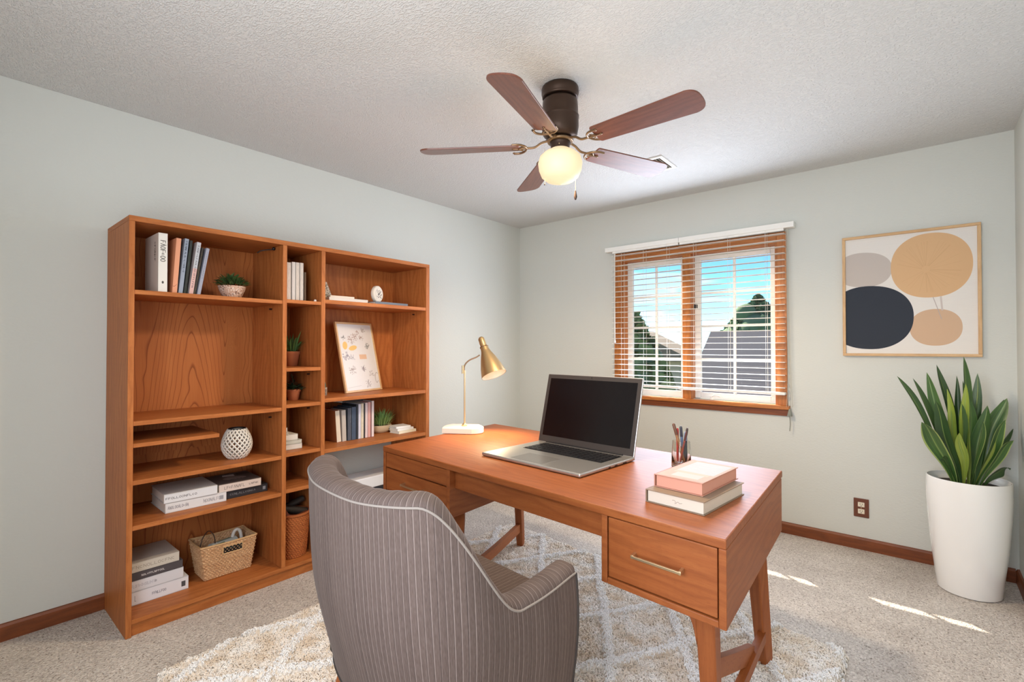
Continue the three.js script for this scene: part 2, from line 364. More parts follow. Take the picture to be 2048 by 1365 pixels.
// ---------------------------------------------------------------- bookcase along the left wall: front at x = 0.40, runs from z = 3.20 to z = 1.503
const BF = 0.40, BK = 0.016;
{
  const b = thing('bookcase', 'large warm brown wooden bookcase with three bays of shelves', 'bookcase');
  const part = (name, x0, x1, y0, y1, z0, z1, grain) => mesh(name, board(x0, x1, y0, y1, z0, z1, 0.0018, grain), M.wood, b);
  part('side_panel', 0.002, BF, 0, 1.818, 3.178, 3.2, 'y');
  part('side_panel', 0.002, BF, 0, 1.818, 1.503, 1.533, 'y');
  part('divider', BK, BF, 0.075, 1.818, 2.507, 2.53, 'y');
  part('divider', BK, BF, 0.0, 1.818, 2.284, 2.308, 'y');
  part('top_panel', 0.002, BF, 1.818, 1.842, 1.503, 3.2, 'z');
  const shelf = (top, z0, z1, x1 = BF - 0.003, t = 0.02) => part('shelf', BK, x1, top - t, top, z0, z1, 'z');
  for (const y of [1.517, 0.938, 0.678, 0.48]) shelf(y, 2.53, 3.178);
  part('short_shelf', BK, BF - 0.003, 0.822, 0.84, 2.835, 3.178, 'z');
  for (const y of [1.525, 1.150, 0.951, 0.686, 0.489]) shelf(y, 2.308, 2.507);
  for (const y of [1.54, 0.966, 0.672]) shelf(y, 1.533, 2.284, BF - 0.003, 0.023);
  part('bottom_shelf', BK, BF, 0.055, 0.075, 2.308, 3.178, 'z');
  part('plinth', 0.05, BF - 0.012, 0, 0.055, 2.308, 3.178, 'z');
  part('low_shelf', BK, 0.2, 0.225, 0.285, 1.533, 2.284, 'z');
  part('low_plinth', BK, 0.16, 0, 0.225, 1.533, 2.284, 'z');
  // back panels; the tall left opening shows a flame grain
  const backUV = (g, z0, z1, y0, y1) => { const p = g.attributes.position, u = g.attributes.uv; for (let i = 0; i < p.count; i++) u.setXY(i, (z1 - p.getZ(i)) / (z1 - z0), (p.getY(i) - y0) / (y1 - y0)); return g; };
  mesh('back_panel', backUV(board(0.004, BK, 0.055, 1.818, 2.518, 3.178, 0.001), 2.52, 3.178, 0.72, 1.62), M.back, b);
  mesh('back_panel', board(0.004, BK, 0.055, 1.818, 2.296, 2.518, 0.001, 'y'), M.wood, b);
  mesh('back_panel', board(0.004, BK, 0.65, 1.818, 1.533, 2.296, 0.001, 'y'), M.wood, b);
  for (const [y, z] of [[1.5, 2.53], [1.13, 2.31], [0.93, 2.31], [1.52, 1.534], [0.90, 2.53]]) {
    const s = z === 2.31 ? 1 : z === 1.534 ? 1 : 1;
    mesh('shelf_pin', new THREE.CylinderGeometry(0.0045, 0.0045, 0.014, 10).rotateX(Math.PI / 2).translate(0.27, y - 0.025, z + 0.007 * s), M.bronze, b);
  }
  mesh('cable_clip', merge([tube([V(0.31, 1.803, 2.535), V(0.30, 1.797, 2.57), V(0.285, 1.788, 2.60), V(0.28, 1.776, 2.615)], 0.003, 14, 6), new THREE.SphereGeometry(0.009, 12, 8).translate(0.31, 1.806, 2.54)]), M.black, b);
}

// ---------------------------------------------------------------- writing: rows of small worn letter marks, as far as the photograph lets them be read
function marks(c, x, y, w, h, n, color, lw) {
  c.strokeStyle = color; c.lineWidth = lw; c.lineCap = 'round';
  for (let i = 0; i < n; i++) {
    const x0 = x + (i + 0.15) * w / n, s = w / n * 0.7, k = Math.floor(rnd() * 6);
    c.beginPath();
    if (k === 0) { c.moveTo(x0, y); c.lineTo(x0, y + h); c.moveTo(x0, y); c.lineTo(x0 + s, y); c.moveTo(x0, y + h / 2); c.lineTo(x0 + s * 0.8, y + h / 2); }
    else if (k === 1) c.ellipse(x0 + s / 2, y + h / 2, s / 2, h / 2, 0, 0, 6.283);
    else if (k === 2) { c.moveTo(x0, y + h); c.lineTo(x0 + s / 2, y); c.lineTo(x0 + s, y + h); }
    else if (k === 3) { c.moveTo(x0, y); c.lineTo(x0, y + h); c.lineTo(x0 + s, y + h); }
    else if (k === 4) c.arc(x0 + s / 2, y + h / 2, Math.min(s, h) / 2, 0.8, 5.4);
    else { c.moveTo(x0, y + h); c.lineTo(x0, y); c.lineTo(x0 + s, y + h); c.lineTo(x0 + s, y); }
    c.stroke();
  }
}
const spinePrint = (bg, fg, opts = {}) => canvasTex(512, 96, (c, w, h) => {
  c.fillStyle = bg; c.fillRect(0, 0, w, h);
  for (const [x, ww, n, hh] of opts.rows ?? [[90, 250, 9, 40]]) marks(c, x, (h - hh) / 2, ww, hh, n, fg, opts.lw ?? 5);
  if (opts.badge) { c.fillStyle = opts.badge; c.fillRect(452, 26, 36, 44); }
  if (opts.dot) { c.fillStyle = fg; c.beginPath(); c.arc(opts.dot, h / 2, 12, 0, 6.3); c.fill(); }
});
const blotPrint = (bg, inks, n, s0 = 4, s1 = 16) => canvasTex(128, 512, (c, w, h) => {
  c.fillStyle = bg; c.fillRect(0, 0, w, h);
  for (let i = 0; i < n; i++) { c.fillStyle = inks[Math.floor(rnd() * inks.length)]; c.beginPath(); c.ellipse(rnd() * w, rnd() * h, rr(s0, s1), rr(s0, s1) * 0.6, rnd() * 3, 0, 6.3); c.fill(); }
});
// a book at its own origin: spine towards +x, thickness along z, height along y, base at y = 0
function bookParts(o, th, h, d, coverMat, spineMat, pagesMat = M.paper) {
  const t = Math.min(0.003, th * 0.14);
  mesh('cover', merge([rbox(d, h, t, 0.0008, 'y').translate(-d / 2, h / 2, th / 2 - t / 2), rbox(d, h, t, 0.0008, 'y').translate(-d / 2, h / 2, -th / 2 + t / 2), rbox(t, h, th, 0.0012, 'y').translate(-t / 2, h / 2, 0)]), coverMat, o);
  mesh('pages', rbox(d - t - 0.004, h - 0.008, th - 2 * t, 0.0006).translate(-t - (d - t - 0.004) / 2, h / 2, 0), pagesMat, o);
  if (spineMat) {
    const g = new THREE.PlaneGeometry(h * 0.985, th * 0.94), u = g.attributes.uv;
    g.rotateZ(-Math.PI / 2).rotateY(Math.PI / 2).translate(0.0006, h / 2, 0);
    mesh('spine_print', g, spineMat, o);
  }
}
const cover = (c, r = 0.6) => std({ color: c, roughness: r });
const printed = (t, r = 0.6) => std({ map: t, roughness: r });
function standing(label, at, th, h, d, cMat, sMat, lean = 0, turn = 0, group) {
  const o = thing('book', label, 'book', at, turn, group); o.rotation.x = lean; bookParts(o, th, h, d, cMat, sMat); return o;
}
// lying flat: spine towards +x, long side along z, thickness up
function lying(label, at, len, dep, th, cMat, sMat, turn = 0, group, pagesMat) {
  const o = thing('book', label, 'book', at, turn, group), inner = new THREE.Group();
  const t = Math.min(0.003, th * 0.14);
  mesh('cover', merge([rbox(dep, t, len, 0.0008, 'z').translate(-dep / 2, t / 2, 0), rbox(dep, t, len, 0.0008, 'z').translate(-dep / 2, th - t / 2, 0), rbox(t, th, len, 0.0012, 'z').translate(-t / 2, th / 2, 0)]), cMat, o);
  mesh('pages', rbox(dep - t - 0.004, th - 2 * t, len - 0.008, 0.0006).translate(-t - (dep - t - 0.004) / 2, th / 2, 0), pagesMat ?? M.paper, o);
  if (sMat) mesh('spine_print', new THREE.PlaneGeometry(len * 0.985, th * 0.9).rotateY(Math.PI / 2).translate(0.0006, th / 2, 0), sMat, o);
  return o;
}

// top shelf of the left bay: binder and leaning books
{
  const y = 1.5172;
  const binder = thing('binder', 'thick white binder standing on the top left shelf', 'binder', [0.372, y, 3.068]);
  bookParts(binder, 0.036, 0.272, 0.21, cover(0xd6d0c6), printed(spinePrint('#dcd7ce', '#4a463f', { rows: [[60, 190, 7, 52]], dot: 430, lw: 6 })));
  mesh('side_print', new THREE.PlaneGeometry(0.10, 0.03).rotateZ(-Math.PI / 2).translate(-0.05, 0.19, 0.0184), printed(canvasTex(256, 80, (c) => { c.fillStyle = '#d6d0c6'; c.fillRect(0, 0, 256, 80); marks(c, 8, 14, 240, 52, 6, '#3c3833', 8); })), binder);
  const ln = R(-5.5);
  standing('orange book leaning beside the white binder', [0.36, y, 3.018], 0.020, 0.262, 0.19, cover(0xc98662), printed(canvasTex(512, 96, (c, w, h) => { c.fillStyle = '#d59370'; c.fillRect(0, 0, w, h); c.strokeStyle = '#8a4a30'; c.lineWidth = 4; c.beginPath(); c.moveTo(430, 20); c.quadraticCurveTo(460, 60, 450, 96); c.stroke(); })), R(-3.5));
  standing('pale blue book with dark title leaning between orange and green books', [0.36, y, 2.994], 0.017, 0.266, 0.18, cover(0x7f8894), printed(spinePrint('#8c95a3', '#3d4450', { rows: [[20, 300, 18, 42]], lw: 4 })), ln);
  standing('dark green book leaning among the top shelf books', [0.35, y, 2.973], 0.012, 0.262, 0.18, cover(0x20281f), printed(blotPrint('#1d231f', ['#2f5a3a', '#3b4540', '#556'], 40)), ln);
  standing('grey and pink book leaning among the top shelf books', [0.36, y, 2.951], 0.018, 0.258, 0.18, cover(0xb9a9a6), printed(canvasTex(512, 96, (c, w, h) => { c.fillStyle = '#b3b6ba'; c.fillRect(0, 0, 260, h); c.fillStyle = '#cda59c'; c.fillRect(260, 0, 252, h); marks(c, 30, 30, 420, 34, 20, '#59545a', 4); })), R(-7.5));
  standing('thin dark patterned book leaning among the top shelf books', [0.35, y, 2.934], 0.010, 0.236, 0.17, cover(0x2a2723), printed(blotPrint('#2a2622', ['#6d6038', '#8a6a4a', '#555'], 60)), R(-8.5));
  standing('slim lavender grey book leaning at the end of the row', [0.36, y, 2.918], 0.014, 0.236, 0.17, cover(0x8f909c), printed(spinePrint('#9799a6', '#5b5d69', { rows: [[40, 300, 14, 26]], lw: 3 })), R(-9.5));
}
// small leaves: tufts of thin pointed blades about a centre
function tuft(n, r, h, len, wid, spread, s) {
  const gs = [];
  for (let i = 0; i < n; i++) {
    const a = rr(0, 6.283), q = Math.sqrt(rnd()) * r, tilt = spread * (q / r) + rr(-0.3, 0.3), L = len * rr(0.6, 1.15), W = wid * rr(0.7, 1.2);
    const g = grid(1, 4, (u, v) => { const w = W * Math.sin(Math.PI * (0.12 + 0.88 * v)) * (v > 0.98 ? 0 : 1); return [(u - 0.5) * w, v * L * Math.cos(0.35 * v), v * v * L * 0.35 + Math.abs(u - 0.5) * w * 0.3]; });
    gs.push(g.rotateY(rr(-0.6, 0.6)).rotateX(tilt).rotateY(Math.PI / 2 - a).translate(Math.cos(a) * q, h * (1 - 0.5 * (q / r) ** 2) * rr(0.3, 1), Math.sin(a) * q));
  }
  return merge(gs);
}
const leafMat = (c) => phy({ color: c, roughness: 0.5, side: THREE.DoubleSide });
const speckle = tex(256, 128, (u, v, i, j) => { const n = vnoise(u * 90, v * 45, 3, 90, 45), m = vnoise(u * 60, v * 30, 8, 60, 30); return n > 0.72 ? [122, 90, 74] : m > 0.74 ? [232, 214, 200] : [208, 172, 150]; });
{
  const p = thing('planter_bowl', 'speckled clay bowl with a low bushy green plant on the top shelf', 'plant', [0.225, 1.517, 2.72]);
  mesh('bowl', lathe([[0, 0], [0.036, 0], [0.044, 0.012], [0.062, 0.052], [0.066, 0.070], [0.062, 0.071], [0.056, 0.058], [0, 0.056]], 36), std({ map: speckle, roughness: 0.85 }), p);
  mesh('soil', new THREE.CircleGeometry(0.058, 24).rotateX(-Math.PI / 2).translate(0, 0.06, 0), M.soil, p);
  mesh('foliage', tuft(420, 0.066, 0.055, 0.032, 0.008, 1.1).translate(0, 0.066, 0), leafMat(0x4a6636), p);
}
// middle column, top: a row of pale flowered books
{
  const y = 1.5252, rows = [['orange flowered narrow book in the middle column', 2.464, 0.022, '#d6cec6', ['#c98a5a', '#7d6a5c', '#b9a99a'], 0.214], ['plain pale grey book in the middle column, beside the orange one', 2.437, 0.019, '#cfccc8', ['#c4c0bc'], 0.220], ['pale book speckled brown in the middle column', 2.414, 0.020, '#cdc6be', ['#6d6258', '#9a8d80', '#b3a698'], 0.220], ['greyish white speckled book in the middle column', 2.390, 0.019, '#d2cdc8', ['#857a70', '#b7aea6'], 0.221], ['thin dark brown book at the end of the middle column row', 2.370, 0.010, '#5d4a3c', ['#3c2e26', '#8a7460'], 0.17]];
  for (const [l, z, th, bg, inks, h] of rows) standing(l, [0.33, y, z], th, h, 0.16, cover(bg), printed(blotPrint(bg, inks, 60, 3, 10)));
  solo('knob', lathe([[0, 0], [0.007, 0], [0.008, 0.004], [0.006, 0.012], [0, 0.014]], 16), M.white, 'tiny white knob standing on the middle column shelf', 'knob', [0.36, y, 2.325]);
}
// right bay, top shelf
{
  const y = 1.5402;
  const plq = thing('patterned_plaque', 'small speckled wedge shaped plaque leaning against the divider', 'ornament', [0.24, y, 2.235]);
  const s = new THREE.Shape([[0, 0], [0.085, 0], [0.035, 0.12], [0.012, 0.122], [0, 0.11]].map((q) => new THREE.Vector2(...q)));
  mesh('plaque', new THREE.ExtrudeGeometry(s, { depth: 0.02, bevelEnabled: true, bevelSize: 0.002, bevelThickness: 0.002, bevelSegments: 2 }).rotateY(Math.PI / 2), std({ map: rep(speckleDark(), 12, 12), roughness: 0.8 }), plq);
  lying('wide white book lying flat on the upper right shelf', [0.31, y, 2.075], 0.275, 0.17, 0.027, cover(0xded8d0), null, R(2));
  lying('cream book lying on the wide white book', [0.30, y + 0.0272, 2.115], 0.16, 0.13, 0.012, cover(0xdccfc0), null, R(-3));
  lying('blue grey covered book lying flat under the round ornament', [0.335, y, 1.77], 0.27, 0.18, 0.021, cover(0x6f7884), null, R(3));
  const d = thing('round_ornament', 'round white disc ornament with a black leaf pattern, standing on a book', 'ornament', [0.255, y + 0.0212, 1.835]);
  const disc = mesh('disc', lathe([[0, -0.014], [0.05, -0.014], [0.056, -0.008], [0.056, 0.008], [0.05, 0.014], [0, 0.014]], 40).rotateZ(-Math.PI / 2), std({ color: 0xded5c8, roughness: 0.7 }), d);
  const face = mesh('face_print', new THREE.CircleGeometry(0.047, 36).rotateY(Math.PI / 2).translate(0.0146, 0, 0), printed(canvasTex(256, 256, (c) => {
    c.fillStyle = '#e2dacd'; c.fillRect(0, 0, 256, 256); c.strokeStyle = '#9a9184'; c.lineWidth = 4;
    for (const r of [118, 100]) { c.beginPath(); c.arc(140, 132, r, 2.2, 4.2); c.stroke(); }
    for (let i = 0; i < 42; i++) { c.fillStyle = i % 3 ? '#2e2a26' : '#6d655b'; c.beginPath(); c.ellipse(145 + rr(-72, 72), 128 + rr(-72, 72), rr(6, 15), rr(4, 8), rr(0, 3), 0, 6.3); c.fill(); }
  })), d);
  disc.position.y = face.position.y = 0.056; d.rotation.y = R(22);
}
function speckleDark() { return tex(128, 128, (u, v) => { const n = vnoise(u * 40, v * 40, 13, 40, 40); return n > 0.62 ? [70, 62, 54] : n < 0.3 ? [214, 204, 190] : [180, 168, 152]; }); }
// middle column: two terracotta pots
function clayPot(label, at, r, h, build) {
  const p = thing('potted_plant', label, 'plant', at);
  mesh('pot', lathe([[0, 0], [r * 0.72, 0], [r * 0.95, h * 0.78], [r * 1.04, h * 0.79], [r * 1.07, h], [r * 0.96, h], [r * 0.92, h * 0.85], [0, h * 0.84]], 32), M.terracotta, p);
  mesh('soil', new THREE.CircleGeometry(r * 0.9, 20).rotateX(-Math.PI / 2).translate(0, h * 0.87, 0), M.soil, p);
  build(p, h * 0.86); return p;
}
clayPot('terracotta pot with long spiky leaves in the middle column', [0.14, 1.1502, 2.352], 0.042, 0.088, (p, y) => mesh('leaves', tuft(46, 0.026, 0.01, 0.14, 0.011, 0.42).translate(0, y, 0), leafMat(0x55824a), p));
clayPot('small terracotta pot with low dark leaves and a thin stalk in the middle column', [0.19, 0.9512, 2.368], 0.040, 0.064, (p, y) => { mesh('leaves', tuft(90, 0.04, 0.03, 0.035, 0.012, 1.2).translate(0, y, 0), leafMat(0x40583c), p); mesh('stalk', merge([tube([V(0, y, 0), V(0.004, y + 0.05, 0.004), V(-0.004, y + 0.10, 0.008)], 0.002, 8, 5), tuft(26, 0.012, 0.08, 0.03, 0.006, 1.4).translate(0, y + 0.01, 0)]), leafMat(0x3a4d38), p); });
// middle column: pale stack
{
  let y = 0.6862;
  for (const [l, len, th, c, zc] of [['pale grey book at the bottom of the small stack in the middle column', 0.118, 0.030, 0xd5d0c6, 2.437], ['grey green book second in the small stack in the middle column', 0.116, 0.021, 0xc3c3b6, 2.438], ['cream book third in the small stack in the middle column', 0.092, 0.034, 0xdcd6ca, 2.449], ['thin grey book fourth in the small stack in the middle column', 0.04, 0.017, 0xb9b4a8, 2.478], ['small white book on top of the stack in the middle column', 0.034, 0.024, 0xd8d2c8, 2.480]]) { lying(l, [0.32, y, zc], len, 0.15, th, cover(c), null, 0); y += th + 0.0003; }
}
// woven walls: strands pressed in and out, row by row
function weave(nu, nv, shape, amp, cols) {
  return grid(nu, nv, (u, v, i, j) => { const q = shape(u, v), r = Math.floor(v * nv / 4), ph = (u * cols + (r % 2) * 0.5) * 6.283, k = amp * (Math.sin(ph) * 0.5 + 0.5) * Math.abs(Math.sin((v * nv / 4) * Math.PI)); return [q[0] + q[3] * k, q[1], q[2] + q[4] * k, u * cols, v * nv / 4]; });
}
const strawTex = tex(256, 256, (u, v) => { const n = fbm(u * 32, v * 64, 5, 3, 32, 64); return lerp3([158, 108, 68], [238, 204, 160], n * 1.35 - 0.15); });
M.straw = std({ map: rep(strawTex, 0.11, 0.12), roughness: 0.85 });
M.strawBrown = std({ map: rep(strawTex, 0.13, 0.17), color: 0xd89c6a, roughness: 0.85 });
{
  const b = thing('round_basket', 'tall round brown wicker basket in the bottom of the middle column', 'basket', [0.265, 0.0752, 2.405]);
  const wall = (u, v) => { const a = u * 6.28318, r = mix(0.068, 0.088, Math.pow(v, 0.7)); return [Math.cos(a) * r, v * 0.24, Math.sin(a) * r, Math.cos(a), Math.sin(a)]; };
  mesh('woven_wall', weave(192, 88, wall, 0.006, 34), Object.assign(M.strawBrown, { side: THREE.DoubleSide }), b);
  mesh('base', new THREE.CylinderGeometry(0.067, 0.067, 0.006, 32).translate(0, 0.004, 0), M.strawBrown, b);
  const rim = []; for (let k = 0; k < 24; k++) { const a = k / 24 * 6.283; rim.push(V(Math.cos(a) * 0.09, 0.242, Math.sin(a) * 0.09)); }
  mesh('rim', tube(rim, 0.007, 64, 8, true), M.strawBrown, b);
  const h1 = thing('rolled_magazine', 'dark rolled magazines sticking out of the tall round basket', 'magazine', [0.265, 0.22, 2.405]);
  mesh('roll', merge([new THREE.CylinderGeometry(0.022, 0.022, 0.16, 18).rotateX(R(70)).translate(0.015, 0.11, -0.005), new THREE.CylinderGeometry(0.018, 0.018, 0.15, 18).rotateX(R(105)).translate(-0.02, 0.135, 0.0)]), std({ color: 0x2b2622, roughness: 0.5 }), h1);
  const h2 = thing('carved_stick', 'curved brown wooden handle lying across the tall round basket', 'handle', [0.265, 0.22, 2.405]);
  mesh('stick', tube([V(0.05, 0.13, 0.075), V(0.055, 0.095, 0.05), V(0.06, 0.085, 0.0), V(0.05, 0.09, -0.06)], 0.013, 30, 10), std({ map: woodDark, color: 0xcaa98a, roughness: 0.6 }), h2);
}
// right bay, middle shelf: leaning print and a tiny cactus
{
  const f = thing('leaning_print', 'framed botanical drawing leaning on the right bay shelf', 'picture', [0.175, 0.9662, 1.875]);
  const w = 0.335, h = 0.475, fw = 0.013;
  const bar = (x, y, a, b) => mesh('frame_bar', rbox(0.016, b, a, 0.002).translate(0, y, x), M.pale, f);
  bar(0, fw / 2, w, fw); bar(0, h - fw / 2, w, fw); bar(-w / 2 + fw / 2, h / 2, fw, h - 2 * fw); bar(w / 2 - fw / 2, h / 2, fw, h - 2 * fw);
  mesh('backing', rbox(0.005, h - 0.01, w - 0.01, 0.001).translate(-0.005, h / 2, 0), M.pale, f);
  const art = canvasTex(512, 720, (c, W, H) => {
    c.fillStyle = '#dcdad8'; c.fillRect(0, 0, W, H);
    for (let i = 0; i < 260; i++) { c.fillStyle = 'rgba(200,205,210,0.25)'; c.fillRect(rnd() * W, rnd() * H, rr(20, 60), 2); }
    const spray = (x, y, s, n, col) => { c.strokeStyle = col; c.lineWidth = 2.2; for (let i = 0; i < n; i++) { const a = rr(0, 6.3), r = rr(4, s); c.beginPath(); c.ellipse(x + Math.cos(a) * r, y + Math.sin(a) * r * 0.9, rr(3, 9), rr(2, 6), a, 0, 6.3); c.stroke(); } };
    c.fillStyle = '#e3bd74'; c.beginPath(); c.ellipse(75, 235, 34, 44, 0.3, 0, 6.3); c.fill(); c.beginPath(); c.ellipse(185, 262, 62, 26, -0.2, 0, 6.3); c.fill();
    c.fillStyle = '#d9b596'; c.fillRect(262, 335, 110, 52);
    for (const [x, y, s, n] of [[180, 165, 60, 34], [235, 140, 50, 26], [330, 150, 34, 20], [290, 90, 30, 14]]) spray(x, y, s, n, '#9a7f74');
    for (const [x, y, s, n, col] of [[70, 150, 26, 16, '#777'], [70, 350, 52, 46, '#8a8490'], [150, 370, 40, 16, '#8c8890'], [130, 500, 56, 40, '#9a8c88'], [300, 490, 40, 34, '#8a8084'], [405, 235, 38, 30, '#6b706c'], [410, 560, 44, 22, '#a39c98'], [330, 660, 48, 26, '#8a7f80'], [380, 60, 34, 18, '#8b8074']]) spray(x, y, s, n, col);
    c.strokeStyle = '#6d5d50'; c.lineWidth = 4; c.beginPath(); c.ellipse(480, 600, 24, 56, 0.15, 0.6, 5.4); c.stroke();
    c.strokeStyle = '#a5a3a0'; c.lineWidth = 2; c.beginPath(); c.moveTo(20, 590 + 100); c.lineTo(220, 675); c.stroke();
  });
  mesh('drawing', new THREE.PlaneGeometry(w - 2 * fw, h - 2 * fw).rotateY(Math.PI / 2).translate(0.0035, h / 2, 0), printed(art, 0.75), f);
  f.rotation.order = 'YXZ'; f.rotation.set(0, R(13), R(13.0));
  const cp = thing('cactus_pot', 'tiny cactus in a grey patterned cup beside the divider', 'plant', [0.215, 0.9662, 2.19]);
  mesh('cup', lathe([[0, 0], [0.019, 0], [0.021, 0.05], [0.019, 0.05], [0.018, 0.044], [0, 0.044]], 24), std({ map: rep(speckleDark(), 2, 1), color: 0xe0d8cc, roughness: 0.7 }), cp);
  mesh('cactus', lathe([[0, 0.044], [0.012, 0.046], [0.013, 0.065], [0.007, 0.085], [0, 0.092]], 12), leafMat(0x4c6247), cp);
}
// right bay, lower shelf: row of books, bowl planter, stack of papers
{
  const y = 0.6722, x = 0.262, rowsB = [
    ['brown book with cream page edges at the left of the lower right row', 2.112, 0.030, 0.198, '#d9cbb4', ['#d2c2a8'], -4, 0x9a5f38], ['beige book next to the brown book in the lower right row', 2.075, 0.028, 0.196, '#b9aea0', ['#a89c8e', '#c6bcb0'], -2, 0xb9aea0],
    ['charcoal book in the lower right row', 2.040, 0.026, 0.205, '#4a4d55', ['#33363c', '#777b85'], 0, 0x3a3d44], ['navy blue book in the lower right row', 2.009, 0.030, 0.210, '#3d4a5c', ['#2c3643', '#56657a'], 0, 0x333d4b],
    ['black book in the lower right row', 1.985, 0.014, 0.222, '#23252a', ['#3a3d42'], 0, 0x202226], ['lavender white book in the lower right row', 1.967, 0.018, 0.224, '#cfcbd2', ['#a7a2ac', '#e0dce2'], 0, 0xc9c5cc], ['cream flowered book in the lower right row', 1.947, 0.018, 0.226, '#d8cbb0', ['#a98f68', '#6d6048', '#cbb994'], 0, 0xcdbfa4],
    ['thin black book in the lower right row', 1.932, 0.009, 0.224, '#2a2626', ['#4a4040'], 0, 0x262222], ['pale rose book in the lower right row', 1.917, 0.017, 0.228, '#d8c4c0', ['#c9b0ac'], 0, 0xd2bdb8], ['salmon pink book in the lower right row', 1.896, 0.021, 0.231, '#cf9c92', ['#c08a80'], 0, 0xc99389], ['dark red thin book in the lower right row', 1.882, 0.006, 0.228, '#6d3b36', ['#552c28'], 0, 0x6d3b36], ['off white pinkish book at the right of the lower right row', 1.869, 0.018, 0.236, '#dccac4', ['#cbb5ae'], 0, 0xd6c6c0]];
  for (const [l, z, th, h, bg, inks, ln, cc] of rowsB) standing(l, [x, y, z], th, h, 0.17, cover(cc), printed(blotPrint(bg, inks, 46, 3, 10)), R(-ln));
  lying('dark book lying across the tops of the upright books', [0.22, y + 0.2365, 1.99], 0.16, 0.12, 0.012, cover(0x2d241f), null, R(6));
  const p = thing('oval_planter', 'beige oval bowl with fresh green grass beside the books', 'plant', [0.165, y, 1.735]);
  mesh('bowl', lathe([[0, 0], [0.045, 0], [0.062, 0.02], [0.07, 0.05], [0.066, 0.054], [0.06, 0.045], [0, 0.042]], 36).scale(0.75, 1, 1.1), std({ color: 0xc9b291, roughness: 0.7 }), p);
  mesh('soil', new THREE.CircleGeometry(0.058, 20).rotateX(-Math.PI / 2).scale(0.75, 1, 1.1).translate(0, 0.045, 0), M.soil, p);
  mesh('grass', tuft(260, 0.05, 0.03, 0.10, 0.006, 0.4).translate(0, 0.045, 0), leafMat(0x86a860), p);
  for (let i = 0, yy = y; i < 3; i++) { const th = [0.018, 0.016, 0.012][i]; lying(['pale yellow edged magazine at the bottom of the pile by the planter', 'white magazine in the middle of the pile by the planter', 'open white leaflet on top of the pile by the planter'][i], [0.318 - i * 0.008, yy, 1.625 + i * 0.012], 0.155 - i * 0.02, 0.10, th, cover([0xe3dcc0, 0xe6e4de, 0xeceae6][i]), null, R(4 - i * 5)); yy += th + 0.0003; }
}
{
  const b = thing('storage_box', 'long flat white storage box on the low wooden ledge under the right bay', 'box', [0.112, 0.2852, 1.90]);
  mesh('box_base', rbox(0.165, 0.03, 0.66, 0.003).translate(0, 0.015, 0), M.ink, b);
  mesh('lid', rbox(0.172, 0.075, 0.68, 0.006, 'z', 2).translate(0, 0.068, 0), M.white, b);
}
// openwork vase: dark inside, white lattice strips
{
  const o = thing('lattice_vase', 'round white vase with an openwork diamond lattice and dark rim', 'vase', [0.262, 0.6782, 2.704]);
  const prof = (t) => 0.036 + 0.034 * Math.sin(Math.PI * Math.pow(t, 0.85) * 0.93 + 0.06) ** 0.9, H = 0.155;
  mesh('foot', lathe([[0, 0.0], [prof(0) - 0.002, 0.0], [prof(0) + 0.001, 0.005], [prof(0) - 0.004, 0.008], [0, 0.008]], 36), std({ color: 0xd9d2c6, roughness: 0.75 }), o);
  const strips = [];
  for (const dir of [1, -1]) for (let k = 0; k < 18; k++) { const q = []; for (let i = 0; i <= 14; i++) { const t = i / 14, a = k / 18 * 6.283 + dir * t * 1.9; q.push(V(Math.cos(a) * prof(t), t * H * 0.97 + 0.003, Math.sin(a) * prof(t))); } strips.push(tube(q, 0.0044, 26, 6)); }
  mesh('lattice', merge(strips), std({ color: 0xd9d2c6, roughness: 0.75 }), o);
  mesh('rim', new THREE.TorusGeometry(prof(1) - 0.004, 0.004, 8, 40).rotateX(Math.PI / 2).translate(0, H, 0), M.black, o);
}
